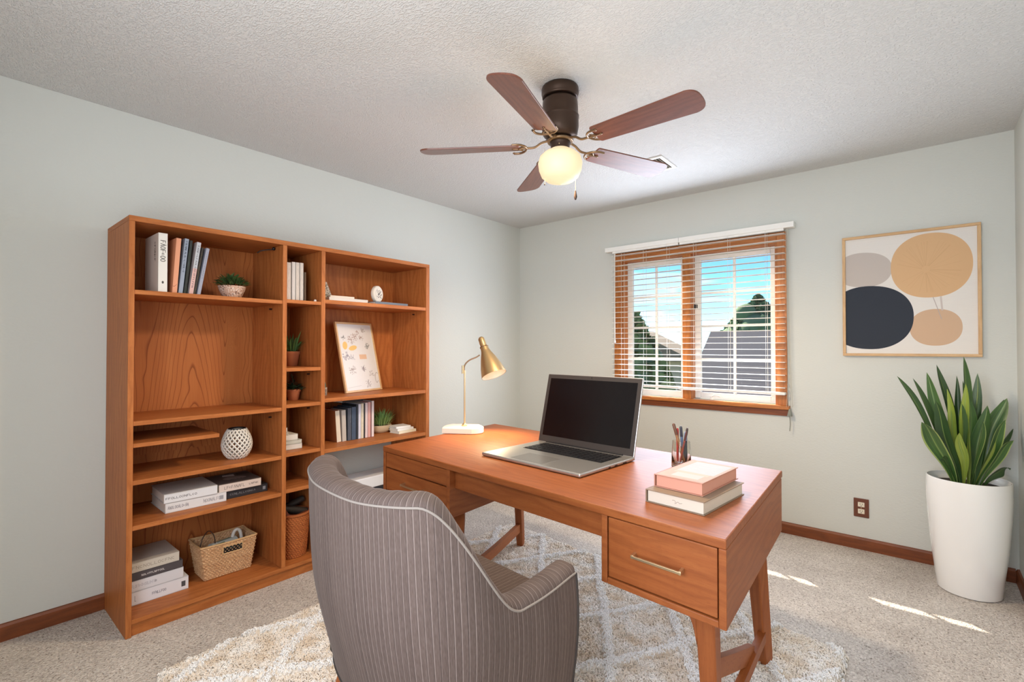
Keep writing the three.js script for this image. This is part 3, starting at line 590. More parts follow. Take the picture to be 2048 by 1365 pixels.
// stacks on the fourth shelf and on the bottom shelf
{
  const y = 0.4802;
  lying('thick white book with a grey title under the stack beside the black book', [0.318, y, 2.905], 0.262, 0.25, 0.047, cover(0xd3cfca), printed(spinePrint('#d8d6d4', '#8d8c90', { rows: [[14, 170, 12, 30], [310, 170, 9, 34]], badge: '#9a9a9c', lw: 4 })), R(-1));
  lying('white book with black lettering on top of the thick white book', [0.322, y + 0.0473, 2.93], 0.225, 0.24, 0.044, cover(0xcac5be), printed(spinePrint('#d9d8d8', '#5d5b5c', { rows: [[10, 300, 12, 22]], lw: 4 })), R(-2));
  lying('black book with silver lettering lying beside the white books', [0.30, y, 2.665], 0.208, 0.22, 0.042, cover(0x232326), printed(spinePrint('#26262a', '#85868a', { rows: [[40, 320, 12, 24]], badge: '#7f8288', lw: 3 })), R(0));
  const topB = lying('brown photo covered book on top of the black book', [0.315, y + 0.0423, 2.705], 0.205, 0.22, 0.042, cover(0x6d5d55), printed(spinePrint('#d3c2b6', '#57504c', { rows: [[60, 250, 9, 36], [360, 120, 5, 20]], lw: 4 })), R(-2));
  mesh('cover_print', new THREE.PlaneGeometry(0.20, 0.19).rotateX(-Math.PI / 2).rotateY(Math.PI / 2).translate(-0.108, 0.0425, 0), printed(canvasTex(256, 256, (c) => { c.fillStyle = '#5d514b'; c.fillRect(0, 0, 256, 256); c.fillStyle = '#8c8078'; c.beginPath(); c.ellipse(130, 150, 70, 50, 0.3, 0, 6.3); c.fill(); c.fillStyle = '#cfcbc8'; c.beginPath(); c.moveTo(90, 20); c.lineTo(160, 30); c.lineTo(150, 90); c.lineTo(80, 70); c.fill(); c.fillStyle = '#39322e'; c.fillRect(170, 20, 80, 60); marks(c, 90, 180, 120, 16, 12, '#2e2825', 3); })), topB);
  let y2 = 0.0752; const rowsS = [
    ['white book with a small dark badge at the bottom of the floor level stack', 0.245, 0.062, '#dedee2', '#8f9098', 0xd5d5d9, { rows: [[60, 12, 1, 40], [200, 120, 8, 18]], badge: '#4a4a4c', lw: 4 }, 3.045],
    ['grey white book second from the bottom of the floor level stack', 0.222, 0.05, '#d6d6da', '#a9a9b0', 0xcfcfd2, { rows: [[20, 230, 16, 28]], dot: 250, lw: 3 }, 3.055],
    ['charcoal book with white lettering in the floor level stack', 0.218, 0.037, '#4c474a', '#cfcccb', 0x454043, { rows: [[120, 220, 13, 22]], lw: 4 }, 3.056],
    ['beige book with an engraved title on top of the floor level stack', 0.204, 0.044, '#c9c2b4', '#8a8272', 0xb9b2a6, { rows: [[40, 430, 12, 30]], lw: 4 }, 3.064]];
  for (const [l, len, th, bg, fg, cc, op, zc] of rowsS) { lying(l, [0.262, y2, zc], len, 0.225, th, cover(cc), printed(spinePrint(bg, fg, op)), R(rr(-1.5, 1.5))); y2 += th + 0.0003; }
}
// rectangular basket with things in it
{
  const b = thing('wicker_basket', 'rectangular straw wicker basket with a label holder on the bottom shelf', 'basket', [0.175, 0.0752, 2.735], R(-1));
  const outline = (u) => { const w = 0.128, d = 0.088, per = [[d, w], [-d, w], [-d, -w], [d, -w]], t = u * 4, k = Math.floor(t) % 4, f = t - Math.floor(t), a = per[k], c = per[(k + 1) % 4], n = [[0, 1], [-1, 0], [0, -1], [1, 0]][k]; return [mix(a[0], c[0], f), mix(a[1], c[1], f), n[0], n[1]]; };
  const wall = (u, v) => { const [x, z, nx, nz] = outline(u), k = mix(0.84, 1.03, v), dip = 0.018 * Math.sin(Math.PI * ((u * 4) % 1)) * 0.4; return [x * k, v * (0.175 - dip * 0.5), z * k, nx, nz]; };
  mesh('woven_wall', weave(256, 72, wall, 0.008, 60), Object.assign(M.straw, { side: THREE.DoubleSide }), b);
  mesh('base', rbox(0.15, 0.006, 0.215, 0.002).translate(0, 0.004, 0), M.straw, b);
  const rim = []; for (let k = 0; k < 48; k++) { const q = wall(k / 48, 1); rim.push(V(q[0] * 1.01, q[1], q[2] * 1.01)); }
  mesh('rim', tube(rim, 0.0045, 120, 6, true), M.pale, b);
  const tag = mesh('label_holder', merge([rbox(0.006, 0.006, 0.10, 0.001).translate(0, 0.019, 0), rbox(0.006, 0.006, 0.10, 0.001).translate(0, -0.019, 0), rbox(0.006, 0.044, 0.006, 0.001).translate(0, 0, 0.048), rbox(0.006, 0.044, 0.006, 0.001).translate(0, 0, -0.048)]), M.pale, b);
  mesh('label_card', rbox(0.003, 0.034, 0.092, 0.001), std({ map: speckleDark(), color: 0x39474a, roughness: 0.5 }), tag);
  tag.position.set(0.0905, 0.135, -0.015); tag.rotation.z = R(-6);
  mesh('wire_handle', tube([V(0.02, 0.15, 0.118), V(0.01, 0.20, 0.10), V(0.0, 0.225, 0.07), V(0.01, 0.20, 0.05), V(0.02, 0.14, 0.045)], 0.0025, 30, 6), M.bronze, b);
  const roll = thing('towel_roll', 'rolled grey green cloth lying in the wicker basket', 'cloth', [0.175, 0.14, 2.735]);
  mesh('cloth', merge([new THREE.CylinderGeometry(0.036, 0.036, 0.13, 24, 1).rotateX(Math.PI / 2).rotateY(0.2), new THREE.TorusGeometry(0.022, 0.006, 8, 20).translate(0, 0, 0.066), new THREE.TorusGeometry(0.01, 0.005, 8, 16).translate(0, 0, 0.066)]).translate(0, 0.058, 0.0), std({ map: rep(canvasTex(128, 128, (c) => { c.fillStyle = '#b9bdb4'; c.fillRect(0, 0, 128, 128); c.fillStyle = '#5e7356'; c.fillRect(20, 0, 34, 60); c.fillStyle = '#84917c'; c.fillRect(60, 30, 30, 80); }), 1, 1), roughness: 0.9 }), roll);
  const ring = thing('white_loop', 'upright cream padded loop sticking out of the wicker basket', 'handle', [0.165, 0.14, 2.665]);
  mesh('loop', tube([V(0, 0.0, 0.022), V(0, 0.07, 0.024), V(0, 0.118, 0.014), V(0, 0.128, 0), V(0, 0.118, -0.014), V(0, 0.07, -0.024), V(0, 0.0, -0.022)], 0.0085, 40, 10), std({ color: 0xdcd6cb, roughness: 0.8 }), ring);
  const jar = thing('small_jar', 'small white jar with a dark lid in the wicker basket', 'jar', [0.20, 0.13, 2.80]);
  mesh('jar_body', lathe([[0, 0], [0.02, 0], [0.024, 0.02], [0.022, 0.06], [0.015, 0.075], [0, 0.075]], 20), M.whiteGloss, jar);
  mesh('lid', new THREE.CylinderGeometry(0.016, 0.016, 0.014, 20).translate(0, 0.08, 0), M.black, jar);
}

// ---------------------------------------------------------------- desk: s along its length, t along its depth (front is +t), top at 0.74
const DT = 0.74, dc = V(1.718, 0, 1.816), de = V(1.781, 0, 0.157).normalize(), dz = V(0.045, 0, 0.935).normalize();
const deskM = new THREE.Matrix4().makeBasis(de, V(0, 1, 0), dz).setPosition(dc);
const DS = 0.894, DD = 0.468;
const onDesk = (s, y, t) => V(s, y, t).applyMatrix4(deskM);
{
  const d = thing('desk', 'wide warm wood desk with drawers at both ends and angled legs', 'desk');
  const bake = (g) => { const o = g.applyMatrix4(deskM); o.computeVertexNormals(); return o; };
  const part = (name, s0, s1, y0, y1, t0, t1, grain = 'x', parent = d, m = M.desk, r = 0.003) => mesh(name, bake(board(s0, s1, y0, y1, t0, t1, r, grain)), m, parent);
  part('desk_top', -DS, DS, DT - 0.028, DT, -DD, DD, 'x', d, M.desk, 0.004);
  const yb = 0.492;
  const pedestal = (s0, s1, drawers) => {
    part('side_panel', s0, s0 + 0.022, yb, DT - 0.028, -DD + 0.02, DD - 0.002, 'z');
    part('side_panel', s1 - 0.022, s1, yb, DT - 0.028, -DD + 0.02, DD - 0.002, 'z');
    part('bottom_panel', s0 + 0.022, s1 - 0.022, yb, yb + 0.02, -DD + 0.02, DD - 0.002);
    part('back_panel', s0 + 0.022, s1 - 0.022, yb + 0.02, DT - 0.028, -DD + 0.02, -DD + 0.036);
    for (const [y0, y1, pull] of drawers) {
      const f = part('drawer_front', s0 + 0.0255, s1 - 0.0255, y0, y1, DD - 0.024, DD - 0.006);
      if (!pull) continue;
      const c = (s0 + s1) / 2, hw = pull, yy = (y0 + y1) / 2 + 0.006;
      mesh('handle', bake(merge([rbox(hw * 2, 0.009, 0.007, 0.002).translate(c, yy, DD + 0.022), rbox(0.009, 0.012, 0.032, 0.002).translate(c - hw + 0.005, yy, DD + 0.008), rbox(0.009, 0.012, 0.032, 0.002).translate(c + hw - 0.005, yy, DD + 0.008)])), M.brassPale, f);
    }
  };
  pedestal(0.488, DS, [[yb + 0.0235, DT - 0.0315, 0.082]]);
  pedestal(-DS, -0.325, [[0.634, DT - 0.0315, 0], [yb + 0.0235, 0.628, 0.085]]);
  part('apron', -0.325, 0.488, 0.622, DT - 0.028, DD - 0.06, DD - 0.038);
  part('rear_rail', -0.325, 0.488, 0.65, DT - 0.028, -DD + 0.02, -DD + 0.04);
  // legs, splayed; the right pair is joined by two stretchers that meet low on the rear leg
  const leg = (a, b, w0 = 0.052, w1 = 0.04) => mesh('leg', taper(a, b, w0, w0, w1, w1), M.desk, d);
  const rug = 0.022;
  leg([2.53, yb, 2.215], [2.545, rug, 2.2], 0.06, 0.044);
  leg([2.545, yb, 1.70], [2.56, rug, 1.63], 0.056, 0.044);
  leg([1.345, yb, 2.12], [1.36, rug, 2.16], 0.056, 0.042);
  leg([1.115, yb, 1.40], [1.11, rug, 1.365], 0.05, 0.042);
  // curved bracket where the front leg meets the case
  const br = new THREE.Shape(); br.moveTo(0, 0); br.lineTo(0.11, 0); br.quadraticCurveTo(0.012, -0.012, 0, -0.14); br.lineTo(0, 0);
  mesh('bracket', boxUV(flat(new THREE.ExtrudeGeometry(br, { depth: 0.034, bevelEnabled: true, bevelSize: 0.002, bevelThickness: 0.002, bevelSegments: 1 })).rotateY(Math.PI).translate(2.505, yb, 2.232), 'y'), M.desk, d);
  const strip = (pts, w, h) => { // a bar of flat section swept along a curve
    const c = new THREE.CatmullRomCurve3(pts), n = 14, loop = [[-1, -1], [1, -1], [1, 1], [-1, 1], [-1, -1]];
    return flat(mergeSweep(c, n, loop.map(([a, b]) => [a * w / 2, b * h / 2])));
  };
  function mergeSweep(c, n, prof) { return grid(prof.length - 1, n, (u, v, i, j) => { const p = c.getPoint(v), t = c.getTangent(v), s = V(0, 1, 0).cross(t).normalize(), up = t.clone().cross(s), q = prof[i]; return [p.x + s.x * q[0] + up.x * q[1], p.y + s.y * q[0] + up.y * q[1], p.z + s.z * q[0] + up.z * q[1], v * 0.5, i * 0.03]; }).toNonIndexed(); }
  const flatN = (g) => { g.computeVertexNormals(); return g; };
  mesh('stretcher', flatN(strip([V(2.532, 0.27, 2.20), V(2.54, 0.20, 2.0), V(2.55, 0.135, 1.80)], 0.024, 0.06)), M.desk, d);
  mesh('stretcher', flatN(strip([V(2.56, 0.145, 1.65), V(2.56, 0.135, 1.75), V(2.556, 0.10, 1.95), V(2.545, 0.055, 2.19)], 0.026, 0.04)), M.desk, d);
  mesh('stretcher', flatN(strip([V(1.355, 0.16, 2.13), V(1.24, 0.15, 1.75), V(1.112, 0.14, 1.38)], 0.024, 0.05)), M.desk, d);
}

// ---------------------------------------------------------------- desk lamp
{
  const o = thing('desk_lamp', 'brass desk lamp with a cone shade on a white base', 'lamp', [0.875, DT, 1.635]);
  const base = new THREE.Shape(); base.moveTo(-0.115, -0.065); base.lineTo(0.06, -0.085); base.quadraticCurveTo(0.125, -0.07, 0.12, -0.01); base.lineTo(0.085, 0.075); base.lineTo(-0.08, 0.09); base.quadraticCurveTo(-0.125, 0.05, -0.115, -0.065);
  mesh('base', flat(new THREE.ExtrudeGeometry(base, { depth: 0.026, bevelEnabled: true, bevelSize: 0.006, bevelThickness: 0.005, bevelSegments: 3 })).rotateX(-Math.PI / 2).rotateY(R(38)).translate(0, 0.006, 0), std({ color: 0xe6e0d4, roughness: 0.5 }), o);
  mesh('collar', lathe([[0, 0], [0.018, 0], [0.014, 0.014], [0.008, 0.02], [0, 0.02]], 20).translate(0.005, 0.036, -0.004), M.brassPale, o);
  mesh('pole', merge([new THREE.CylinderGeometry(0.0055, 0.0055, 0.34, 12).translate(0.006, 0.21, -0.004), new THREE.CylinderGeometry(0.008, 0.008, 0.05, 12).translate(-0.002, 0.385, 0.002)]), M.brassPale, o);
  mesh('arm', tube([V(0.004, 0.36, -0.003), V(0.006, 0.41, -0.004), V(0.025, 0.44, -0.02), V(0.062, 0.462, -0.05), V(0.078, 0.475, -0.062)], 0.0042, 24, 8), M.bronzeLight, o);
  const head = new THREE.Group(); head.name = 'shade'; o.add(head);
  // shade axis from neck to mouth
  const neck = V(0.085, 0.575, -0.068), mouth = V(0.196, 0.356, -0.064), ax = mouth.clone().sub(neck), L = ax.length();
  head.position.copy(neck); head.quaternion.setFromUnitVectors(V(0, -1, 0), ax.clone().normalize());
  const prof = [[0, 0.012], [0.012, 0.010], [0.019, 0], [0.021, -0.03], [0.02, -0.052], [0.024, -0.055], [0.026, -0.075], [0.03, -0.09], [0.046, -0.13], [0.066, -0.19], [0.078, -L]];
  mesh('shade_shell', lathe([...prof, [0.0765, -L], [0.0645, -0.19], [0.0445, -0.13], [0.028, -0.09]], 40), M.brass, head);
  mesh('reflector', lathe([[0.0755, -L + 0.001], [0.063, -0.189], [0.043, -0.129], [0.02, -0.095], [0, -0.094]], 40), std({ color: 0xfaf4e6, roughness: 0.5, side: THREE.DoubleSide }), head);
  mesh('neck_ring', new THREE.TorusGeometry(0.0245, 0.003, 8, 32).rotateX(Math.PI / 2).translate(0, -0.056, 0), M.bronzeLight, head);
  mesh('lamp_bulb', new THREE.SphereGeometry(0.03, 20, 14).translate(0, -0.185, 0), std({ color: 0xfff3dc, emissive: 0xffe2b0, emissiveIntensity: 1.6 }), head);
  const spot = new THREE.SpotLight(0xffdfae, 2.0, 0, R(52), 0.55, 2);
  spot.name = 'desk_lamp_light'; spot.castShadow = true; spot.shadow.radius = 1.5;
  const w = V(0.875, DT, 1.635);
  spot.position.copy(mouth).add(w).addScaledVector(ax.clone().normalize(), 0.004);
  spot.target.position.copy(spot.position).add(V(0.10, -1, 0.30));
  scene.add(spot, spot.target);
}
// ---------------------------------------------------------------- laptop
{
  const o = thing('laptop', 'open silver laptop with a dark blank screen', 'laptop', [1.722, DT, 1.853], R(-4.5));
  const W = 0.585, D = 0.425, H = 0.016;
  mesh('base', rbox(W, H, D, 0.007, 'x', 3).translate(0, H / 2 + 0.002, 0), M.silver, o);
  mesh('keyboard_well', rbox(W * 0.80, 0.0012, D * 0.40, 0.0005).translate(0.012, H + 0.0022, -D * 0.21), M.black, o);
  const keyM = std({ color: 0x1d1d20, roughness: 0.35 }), kw = W * 0.78 / 14, kd = D * 0.385 / 6, key = rbox(kw * 0.86, 0.003, kd * 0.82, 0.001);
  const wide = rbox(kw * 5.0, 0.003, kd * 0.82, 0.001);
  for (let r = 0; r < 6; r++) for (let k = 0; k < 14; k++) {
    if (r === 5 && k > 3 && k < 9) { if (k === 4) mesh('key', wide, keyM, o).position.set(0.012 + (6 - 6.5) * kw, H + 0.0042, -D * 0.21 + (r - 2.5) * kd); continue; }
    mesh('key', key, keyM, o).position.set(0.012 + (k - 6.5) * kw, H + 0.0042, -D * 0.21 + (r - 2.5) * kd);
  }
  mesh('trackpad', rbox(0.19, 0.001, 0.13, 0.0004).translate(-0.02, H + 0.0022, D * 0.30), std({ color: 0x9c9a98, metalness: 0.6, roughness: 0.3 }), o);
  mesh('port', merge([rbox(0.002, 0.005, 0.02, 0.0005).translate(W / 2, H / 2, -0.05), rbox(0.002, 0.005, 0.014, 0.0005).translate(W / 2, H / 2, 0.0), rbox(0.002, 0.005, 0.03, 0.0005).translate(W / 2, H / 2, -0.12)]), M.black, o);
  const lid = new THREE.Group(); lid.name = 'screen'; o.add(lid);
  lid.position.set(0, H, -D / 2 + 0.012); lid.rotation.x = R(-14);
  const LH = 0.372;
  mesh('lid_shell', rbox(W, LH, 0.010, 0.005, 'x', 3).translate(0, LH / 2, -0.004), M.silver, lid);
  mesh('bezel', rbox(W - 0.008, LH - 0.008, 0.003, 0.0015).translate(0, LH / 2, 0.0012), std({ color: 0x3b3634, roughness: 0.4 }), lid);
  mesh('display_glass', rbox(W - 0.05, LH - 0.062, 0.0015, 0.0006).translate(0, LH / 2 + 0.006, 0.0026), std({ color: 0x0b080b, roughness: 0.22 }), lid);
  mesh('camera_dot', new THREE.CylinderGeometry(0.003, 0.003, 0.001, 14).rotateX(Math.PI / 2).translate(0, LH - 0.013, 0.003), M.black, lid);
  mesh('hinge', new THREE.CylinderGeometry(0.007, 0.007, W * 0.8, 14).rotateZ(Math.PI / 2).translate(0, 0.002, 0), M.black, lid);
}
// ---------------------------------------------------------------- glass of pens
{
  const at = [2.236, DT, 1.645];
  const o = thing('pen_glass', 'clear glass tumbler holding pens on the desk', 'glass', at);
  mesh('tumbler', lathe([[0, 0.0], [0.036, 0.0], [0.041, 0.004], [0.040, 0.06], [0.036, 0.115], [0.0345, 0.115], [0.0375, 0.06], [0.038, 0.012], [0, 0.010]], 40), phy({ color: 0xf4f6f2, transmission: 1, roughness: 0.02, thickness: 0.003, ior: 1.45 }), o);
  const pen = (name, label, cat, a, b, r, c, tip, c2) => {
    const g = thing(name, label, cat, at), A = V(...a), B = V(...b), dir = B.clone().sub(A), L = dir.length(), q = new THREE.Quaternion().setFromUnitVectors(V(0, 1, 0), dir.normalize());
    const put = (geo) => geo.applyQuaternion(q).translate(A.x, A.y, A.z);
    mesh('barrel', put(lathe([[0, 0], [r * 0.4, 0.004], [r, 0.02], [r, L * 0.72], [0, L * 0.72]], 10)), std({ color: c, roughness: 0.45 }), g);
    mesh('cap', put(lathe([[0, L * 0.72], [r * 1.1, L * 0.72], [r * 1.1, L - 0.006], [r * 0.6, L], [0, L]], 10)), std({ color: c2 ?? tip, roughness: 0.4 }), g);
  };
  pen('paint_brush', 'brown wooden brush leaning in the pen glass', 'brush', [0.018, 0.014, 0.004], [-0.030, 0.19, 0.012], 0.006, 0x9a6b44, 0, 0x6d4a38);
  pen('pen', 'red pen in the pen glass', 'pen', [-0.012, 0.014, 0.01], [-0.018, 0.168, -0.004], 0.005, 0xc23a2c, 0, 0xb02e24);
  pen('pen', 'blue grey pen with a square clip in the pen glass', 'pen', [0.006, 0.014, -0.012], [-0.004, 0.178, -0.006], 0.0055, 0x5b6f8c, 0, 0x3c3f4a);
  pen('pen', 'black marker with a pale end in the pen glass', 'pen', [0.018, 0.014, -0.010], [0.014, 0.155, -0.012], 0.0065, 0x2a3240, 0, 0x8d9bb0);
  pen('pen', 'green silver pen in the pen glass', 'pen', [-0.004, 0.014, -0.018], [0.022, 0.172, -0.014], 0.0045, 0x7d8a5a, 0, 0x4a3a38);
  pen('pen', 'thin red brown pencil in the pen glass', 'pencil', [0.0, 0.014, 0.018], [0.026, 0.160, 0.006], 0.0038, 0xa34838, 0, 0x5a2e28);
}
// ---------------------------------------------------------------- two books on the desk
{
  const lo = thing('book', 'beige cloth covered book under the pink book on the desk', 'book', [2.437, DT, 2.04], R(-6));
  const bk = (o, w, d, th, coverM, pageM) => {
    mesh('cover', merge([rbox(w, 0.003, d, 0.001).translate(0, 0.0015, 0), rbox(w, 0.003, d, 0.001).translate(0, th - 0.0015, 0), rbox(0.004, th, d, 0.0015).translate(-w / 2 + 0.002, th / 2, 0)]), coverM, o);
    mesh('pages', rbox(w - 0.012, th - 0.006, d - 0.01, 0.001).translate(0.001, th / 2, 0), pageM, o);
  };
  bk(lo, 0.205, 0.318, 0.043, std({ color: 0x8f7a66, roughness: 0.7 }), std({ color: 0xd8cfbf, roughness: 0.9 }));
  mesh('page_mark', new THREE.PlaneGeometry(0.04, 0.016).translate(0.01, 0.02, 0.1546), printed(canvasTex(128, 52, (c) => { c.fillStyle = '#d8cfbf'; c.fillRect(0, 0, 128, 52); c.strokeStyle = '#8a7c6c'; c.lineWidth = 4; c.beginPath(); c.moveTo(10, 12); c.quadraticCurveTo(60, 0, 40, 44); c.moveTo(50, 40); c.quadraticCurveTo(70, 4, 90, 30); c.lineTo(120, 22); c.stroke(); })), lo);
  const up = thing('book', 'pink book with a pale picture cover on top of the beige book', 'book', [2.428, DT + 0.0433, 2.0], R(-5));
  bk(up, 0.172, 0.30, 0.043, std({ color: 0xc08a74, roughness: 0.6 }), std({ color: 0xd99c86, roughness: 0.85 }));
  mesh('cover_print', new THREE.PlaneGeometry(0.162, 0.288).rotateX(-Math.PI / 2).translate(0.003, 0.0432, 0), printed(canvasTex(256, 448, (c) => {
    c.fillStyle = '#b9a698'; c.fillRect(0, 0, 256, 448); c.fillStyle = '#b7bcc0'; c.fillRect(34, 26, 206, 260); c.fillStyle = '#c3bcb8'; c.fillRect(60, 300, 150, 110); c.fillStyle = '#c9b3a4'; c.fillRect(34, 286, 190, 40);
    for (let i = 0; i < 60; i++) { c.fillStyle = 'rgba(206,212,216,0.35)'; c.fillRect(34 + rnd() * 180, 26 + rnd() * 250, rr(10, 40), 2); }
  }), 0.75), up);
}

// ---------------------------------------------------------------- armchair: faces the desk (towards -z), its back to the viewer
const stripeTex = tex(1024, 256, (u, v) => {
  const k = u * 46, s = Math.floor(k), f = k - s, tone = hash(s, 3, 5), thin = f < 0.13 ? 1 : f > 0.90 ? 2 : 0, fine = vnoise(u * 360, v * 6, 7, 360, 6), thr = vnoise(u * 512, v * 128, 9, 512, 128);
  let c = lerp3([84, 70, 64], [99, 84, 77], tone * 0.5 + 0.5 * fine);
  if (thin) c = lerp3(c, thin === 1 ? [140, 126, 119] : [62, 50, 47], 0.45 + 0.4 * hash(s, 8, thin));
  return c.map((q) => q + (thr - 0.5) * 14);
});
M.fabric = phy({ map: stripeTex, roughness: 0.85, sheen: 0.3, sheenRoughness: 0.45, sheenColor: new THREE.Color(0.75, 0.72, 0.72), side: THREE.DoubleSide });
M.piping = std({ color: 0x8d847c, roughness: 0.8 });
M.pipingDark = std({ color: 0x3a332f, roughness: 0.8 });
{
  const o = thing('armchair', 'grey striped upholstered armchair with piping drawn up to the desk', 'chair', [1.857, 0, 2.72], R(-6));
  const plan = new THREE.CatmullRomCurve3([[-0.375, -0.235], [-0.388, -0.10], [-0.39, 0.06], [-0.365, 0.17], [-0.285, 0.255], [-0.15, 0.30], [0, 0.312], [0.15, 0.30], [0.285, 0.255], [0.365, 0.17], [0.39, 0.06], [0.388, -0.10], [0.375, -0.235]].map(([x, z]) => V(x, 0, z)), false, 'catmullrom', 0.5);
  const N = 120, arc = plan.getLength(), yb = 0.275, th = 0.082;
  const pts = plan.getSpacedPoints(N);
  const topY = (s) => { // s: 0..1 along the arc
    const a = Math.abs(s - 0.5) * arc;           // distance from the middle of the back
    const back = 0.874 + 0.012 * smooth(0.1, 0.34, a), arm = 0.584 + 0.014 * smooth(0.62, 0.85, a);
    return mix(back, arm, smooth(0.32, 0.58, a));
  };
  const normalAt = (i) => { const p = pts[Math.max(0, i - 1)], q = pts[Math.min(N, i + 1)], t = q.clone().sub(p).normalize(); return V(t.z, 0, -t.x).multiplyScalar(1); };
  // plan at a height: narrower low down, leaning back higher up
  const place = (p, y) => { const k = mix(mix(0.90, 1.0, (1 - smooth(-0.16, 0.12, p.z))), 1, smooth(0.2, 0.6, y)), lean = 0.10 * smooth(0, 0.35, p.z) * (y - 0.55); return V(p.x * k, y, p.z * mix(0.92, 1, smooth(0.25, 0.6, y)) + lean); };
  const nOut = 14, nRoll = 8, nIn = 10, total = nOut + nRoll + nIn;
  const section = (i, j) => {
    const p = pts[i], n = normalAt(i), s = i / N, top = topY(s), inward = n.clone();
    if (inward.dot(V(-p.x, 0, 0.0 - p.z)) < 0) inward.negate();
    if (j <= nOut) { const t = j / nOut, y = mix(yb, top, t), q = place(p, y), bulge = 0.012 * Math.sin(Math.PI * t); return q.addScaledVector(inward, -bulge); }
    if (j <= nOut + nRoll) {
      const f = (j - nOut) / nRoll, a = f * Math.PI, q = place(p, top), wr = 0.0014 * Math.sin(s * 150) * Math.sin(a);
      return q.addScaledVector(inward, th * 0.5 * (1 - Math.cos(a))).add(V(0, Math.sin(a) * (0.027 + wr), 0));
    }
    const f = (j - nOut - nRoll) / nIn, y = mix(top, 0.40, f), q = place(p, y);
    return q.addScaledVector(inward, th + 0.012 * Math.sin(Math.PI * f));
  };
  const skin = grid(N, total, (u, v, i, j) => { const q = section(i, j); return [q.x, q.y, q.z, u * arc * 1.35, q.y]; });
  // arm fronts: the section closed with a softly domed pad
  const capAt = (i, dir) => {
    const ring = []; for (let j = 0; j <= total; j++) ring.push(section(i, j));
    const half = Math.floor(total / 2);
    return grid(8, half, (u, v, a, b) => { const A = ring[b], B = ring[total - b]; const q = A.clone().lerp(B, u); const d = 0.022 * Math.sin(Math.PI * u) * Math.min(1, 3 * (1 - v) + 0.1); return [q.x, q.y, q.z - d, q.x * 1.35 * 3, q.y]; });
  };
  mesh('shell', merge([skin, capAt(0, -1), capAt(N, 1)]), M.fabric, o);
  const edge = []; for (let i = 0; i <= N; i += 2) edge.push(section(i, nOut).add(V(0, 0.001, 0)));
  mesh('piping', tube(edge, 0.0032, 160, 7), M.piping, o);
  for (const i of [0, N]) { const e = []; for (let j = 0; j <= nOut; j++) e.push(section(i, j).add(V(0, 0, -0.002))); mesh('piping', tube(e, 0.0042, 30, 7), M.pipingDark, o); }
  const hem = []; for (let i = 0; i <= N; i += 2) hem.push(section(i, 0)); mesh('piping', tube(hem, 0.004, 120, 6), M.pipingDark, o);
  // seat cushion with a crowned top
  const seat = (w, z0, z1, y0, y1) => { const g = new RoundedBoxGeometry(w, y1 - y0, z1 - z0, 5, 0.035), p = g.attributes.position, u = g.attributes.uv; for (let i = 0; i < p.count; i++) { const x = p.getX(i), z = p.getZ(i), y = p.getY(i); if (y > 0) p.setY(i, y + 0.022 * Math.cos(x / w * 2.6) * Math.cos(z / (z1 - z0) * 2.4)); u.setXY(i, x * 1.35 + 0.3, z + y); } const f = flat(g).translate(0, (y0 + y1) / 2, (z0 + z1) / 2); f.computeVertexNormals(); return mergeVertices(f); };
  mesh('seat_cushion', seat(0.55, -0.33, 0.22, 0.335, 0.468), M.fabric, o);
  mesh('seat_frame', rbox(0.56, 0.06, 0.48, 0.008).translate(0, 0.305, -0.02), M.pipingDark, o);
  for (const [x, z] of [[-1, -1], [1, -1], [-1, 1], [1, 1]]) mesh('leg', taper([x * 0.22, 0.285, z > 0 ? 0.16 : -0.19], [x * 0.27, 0.02, z > 0 ? 0.235 : -0.23], 0.044, 0.044, 0.028, 0.028), M.desk, o);
}

// ---------------------------------------------------------------- shag rug with raised lattice, and its tufts
const rugC = [[0.80, 1.10], [2.80, 1.33], [2.84, 3.42], [0.78, 3.18]];  // corners: rear left, rear right, front right, front left
const rugAt = (u, v) => { const a = [mix(rugC[0][0], rugC[1][0], u), mix(rugC[0][1], rugC[1][1], u)], b = [mix(rugC[3][0], rugC[2][0], u), mix(rugC[3][1], rugC[2][1], u)]; return [mix(a[0], b[0], v), mix(a[1], b[1], v)]; };
const lattice = (x, z) => { // 1 on the raised lines of the diamond pattern
  const wx = x + 0.05 * (fbm(x * 3, z * 3, 61, 2) - 0.5), wz = z + 0.05 * (fbm(x * 3 + 9, z * 3, 63, 2) - 0.5);
  const p = (wx * 0.95 + wz * 0.62) / 0.36, q = (wx * 0.95 - wz * 0.62) / 0.36, d = Math.min(Math.abs(p - Math.round(p)), Math.abs(q - Math.round(q))) * 0.36;
  return 1 - smooth(0.013, 0.027, d);
};
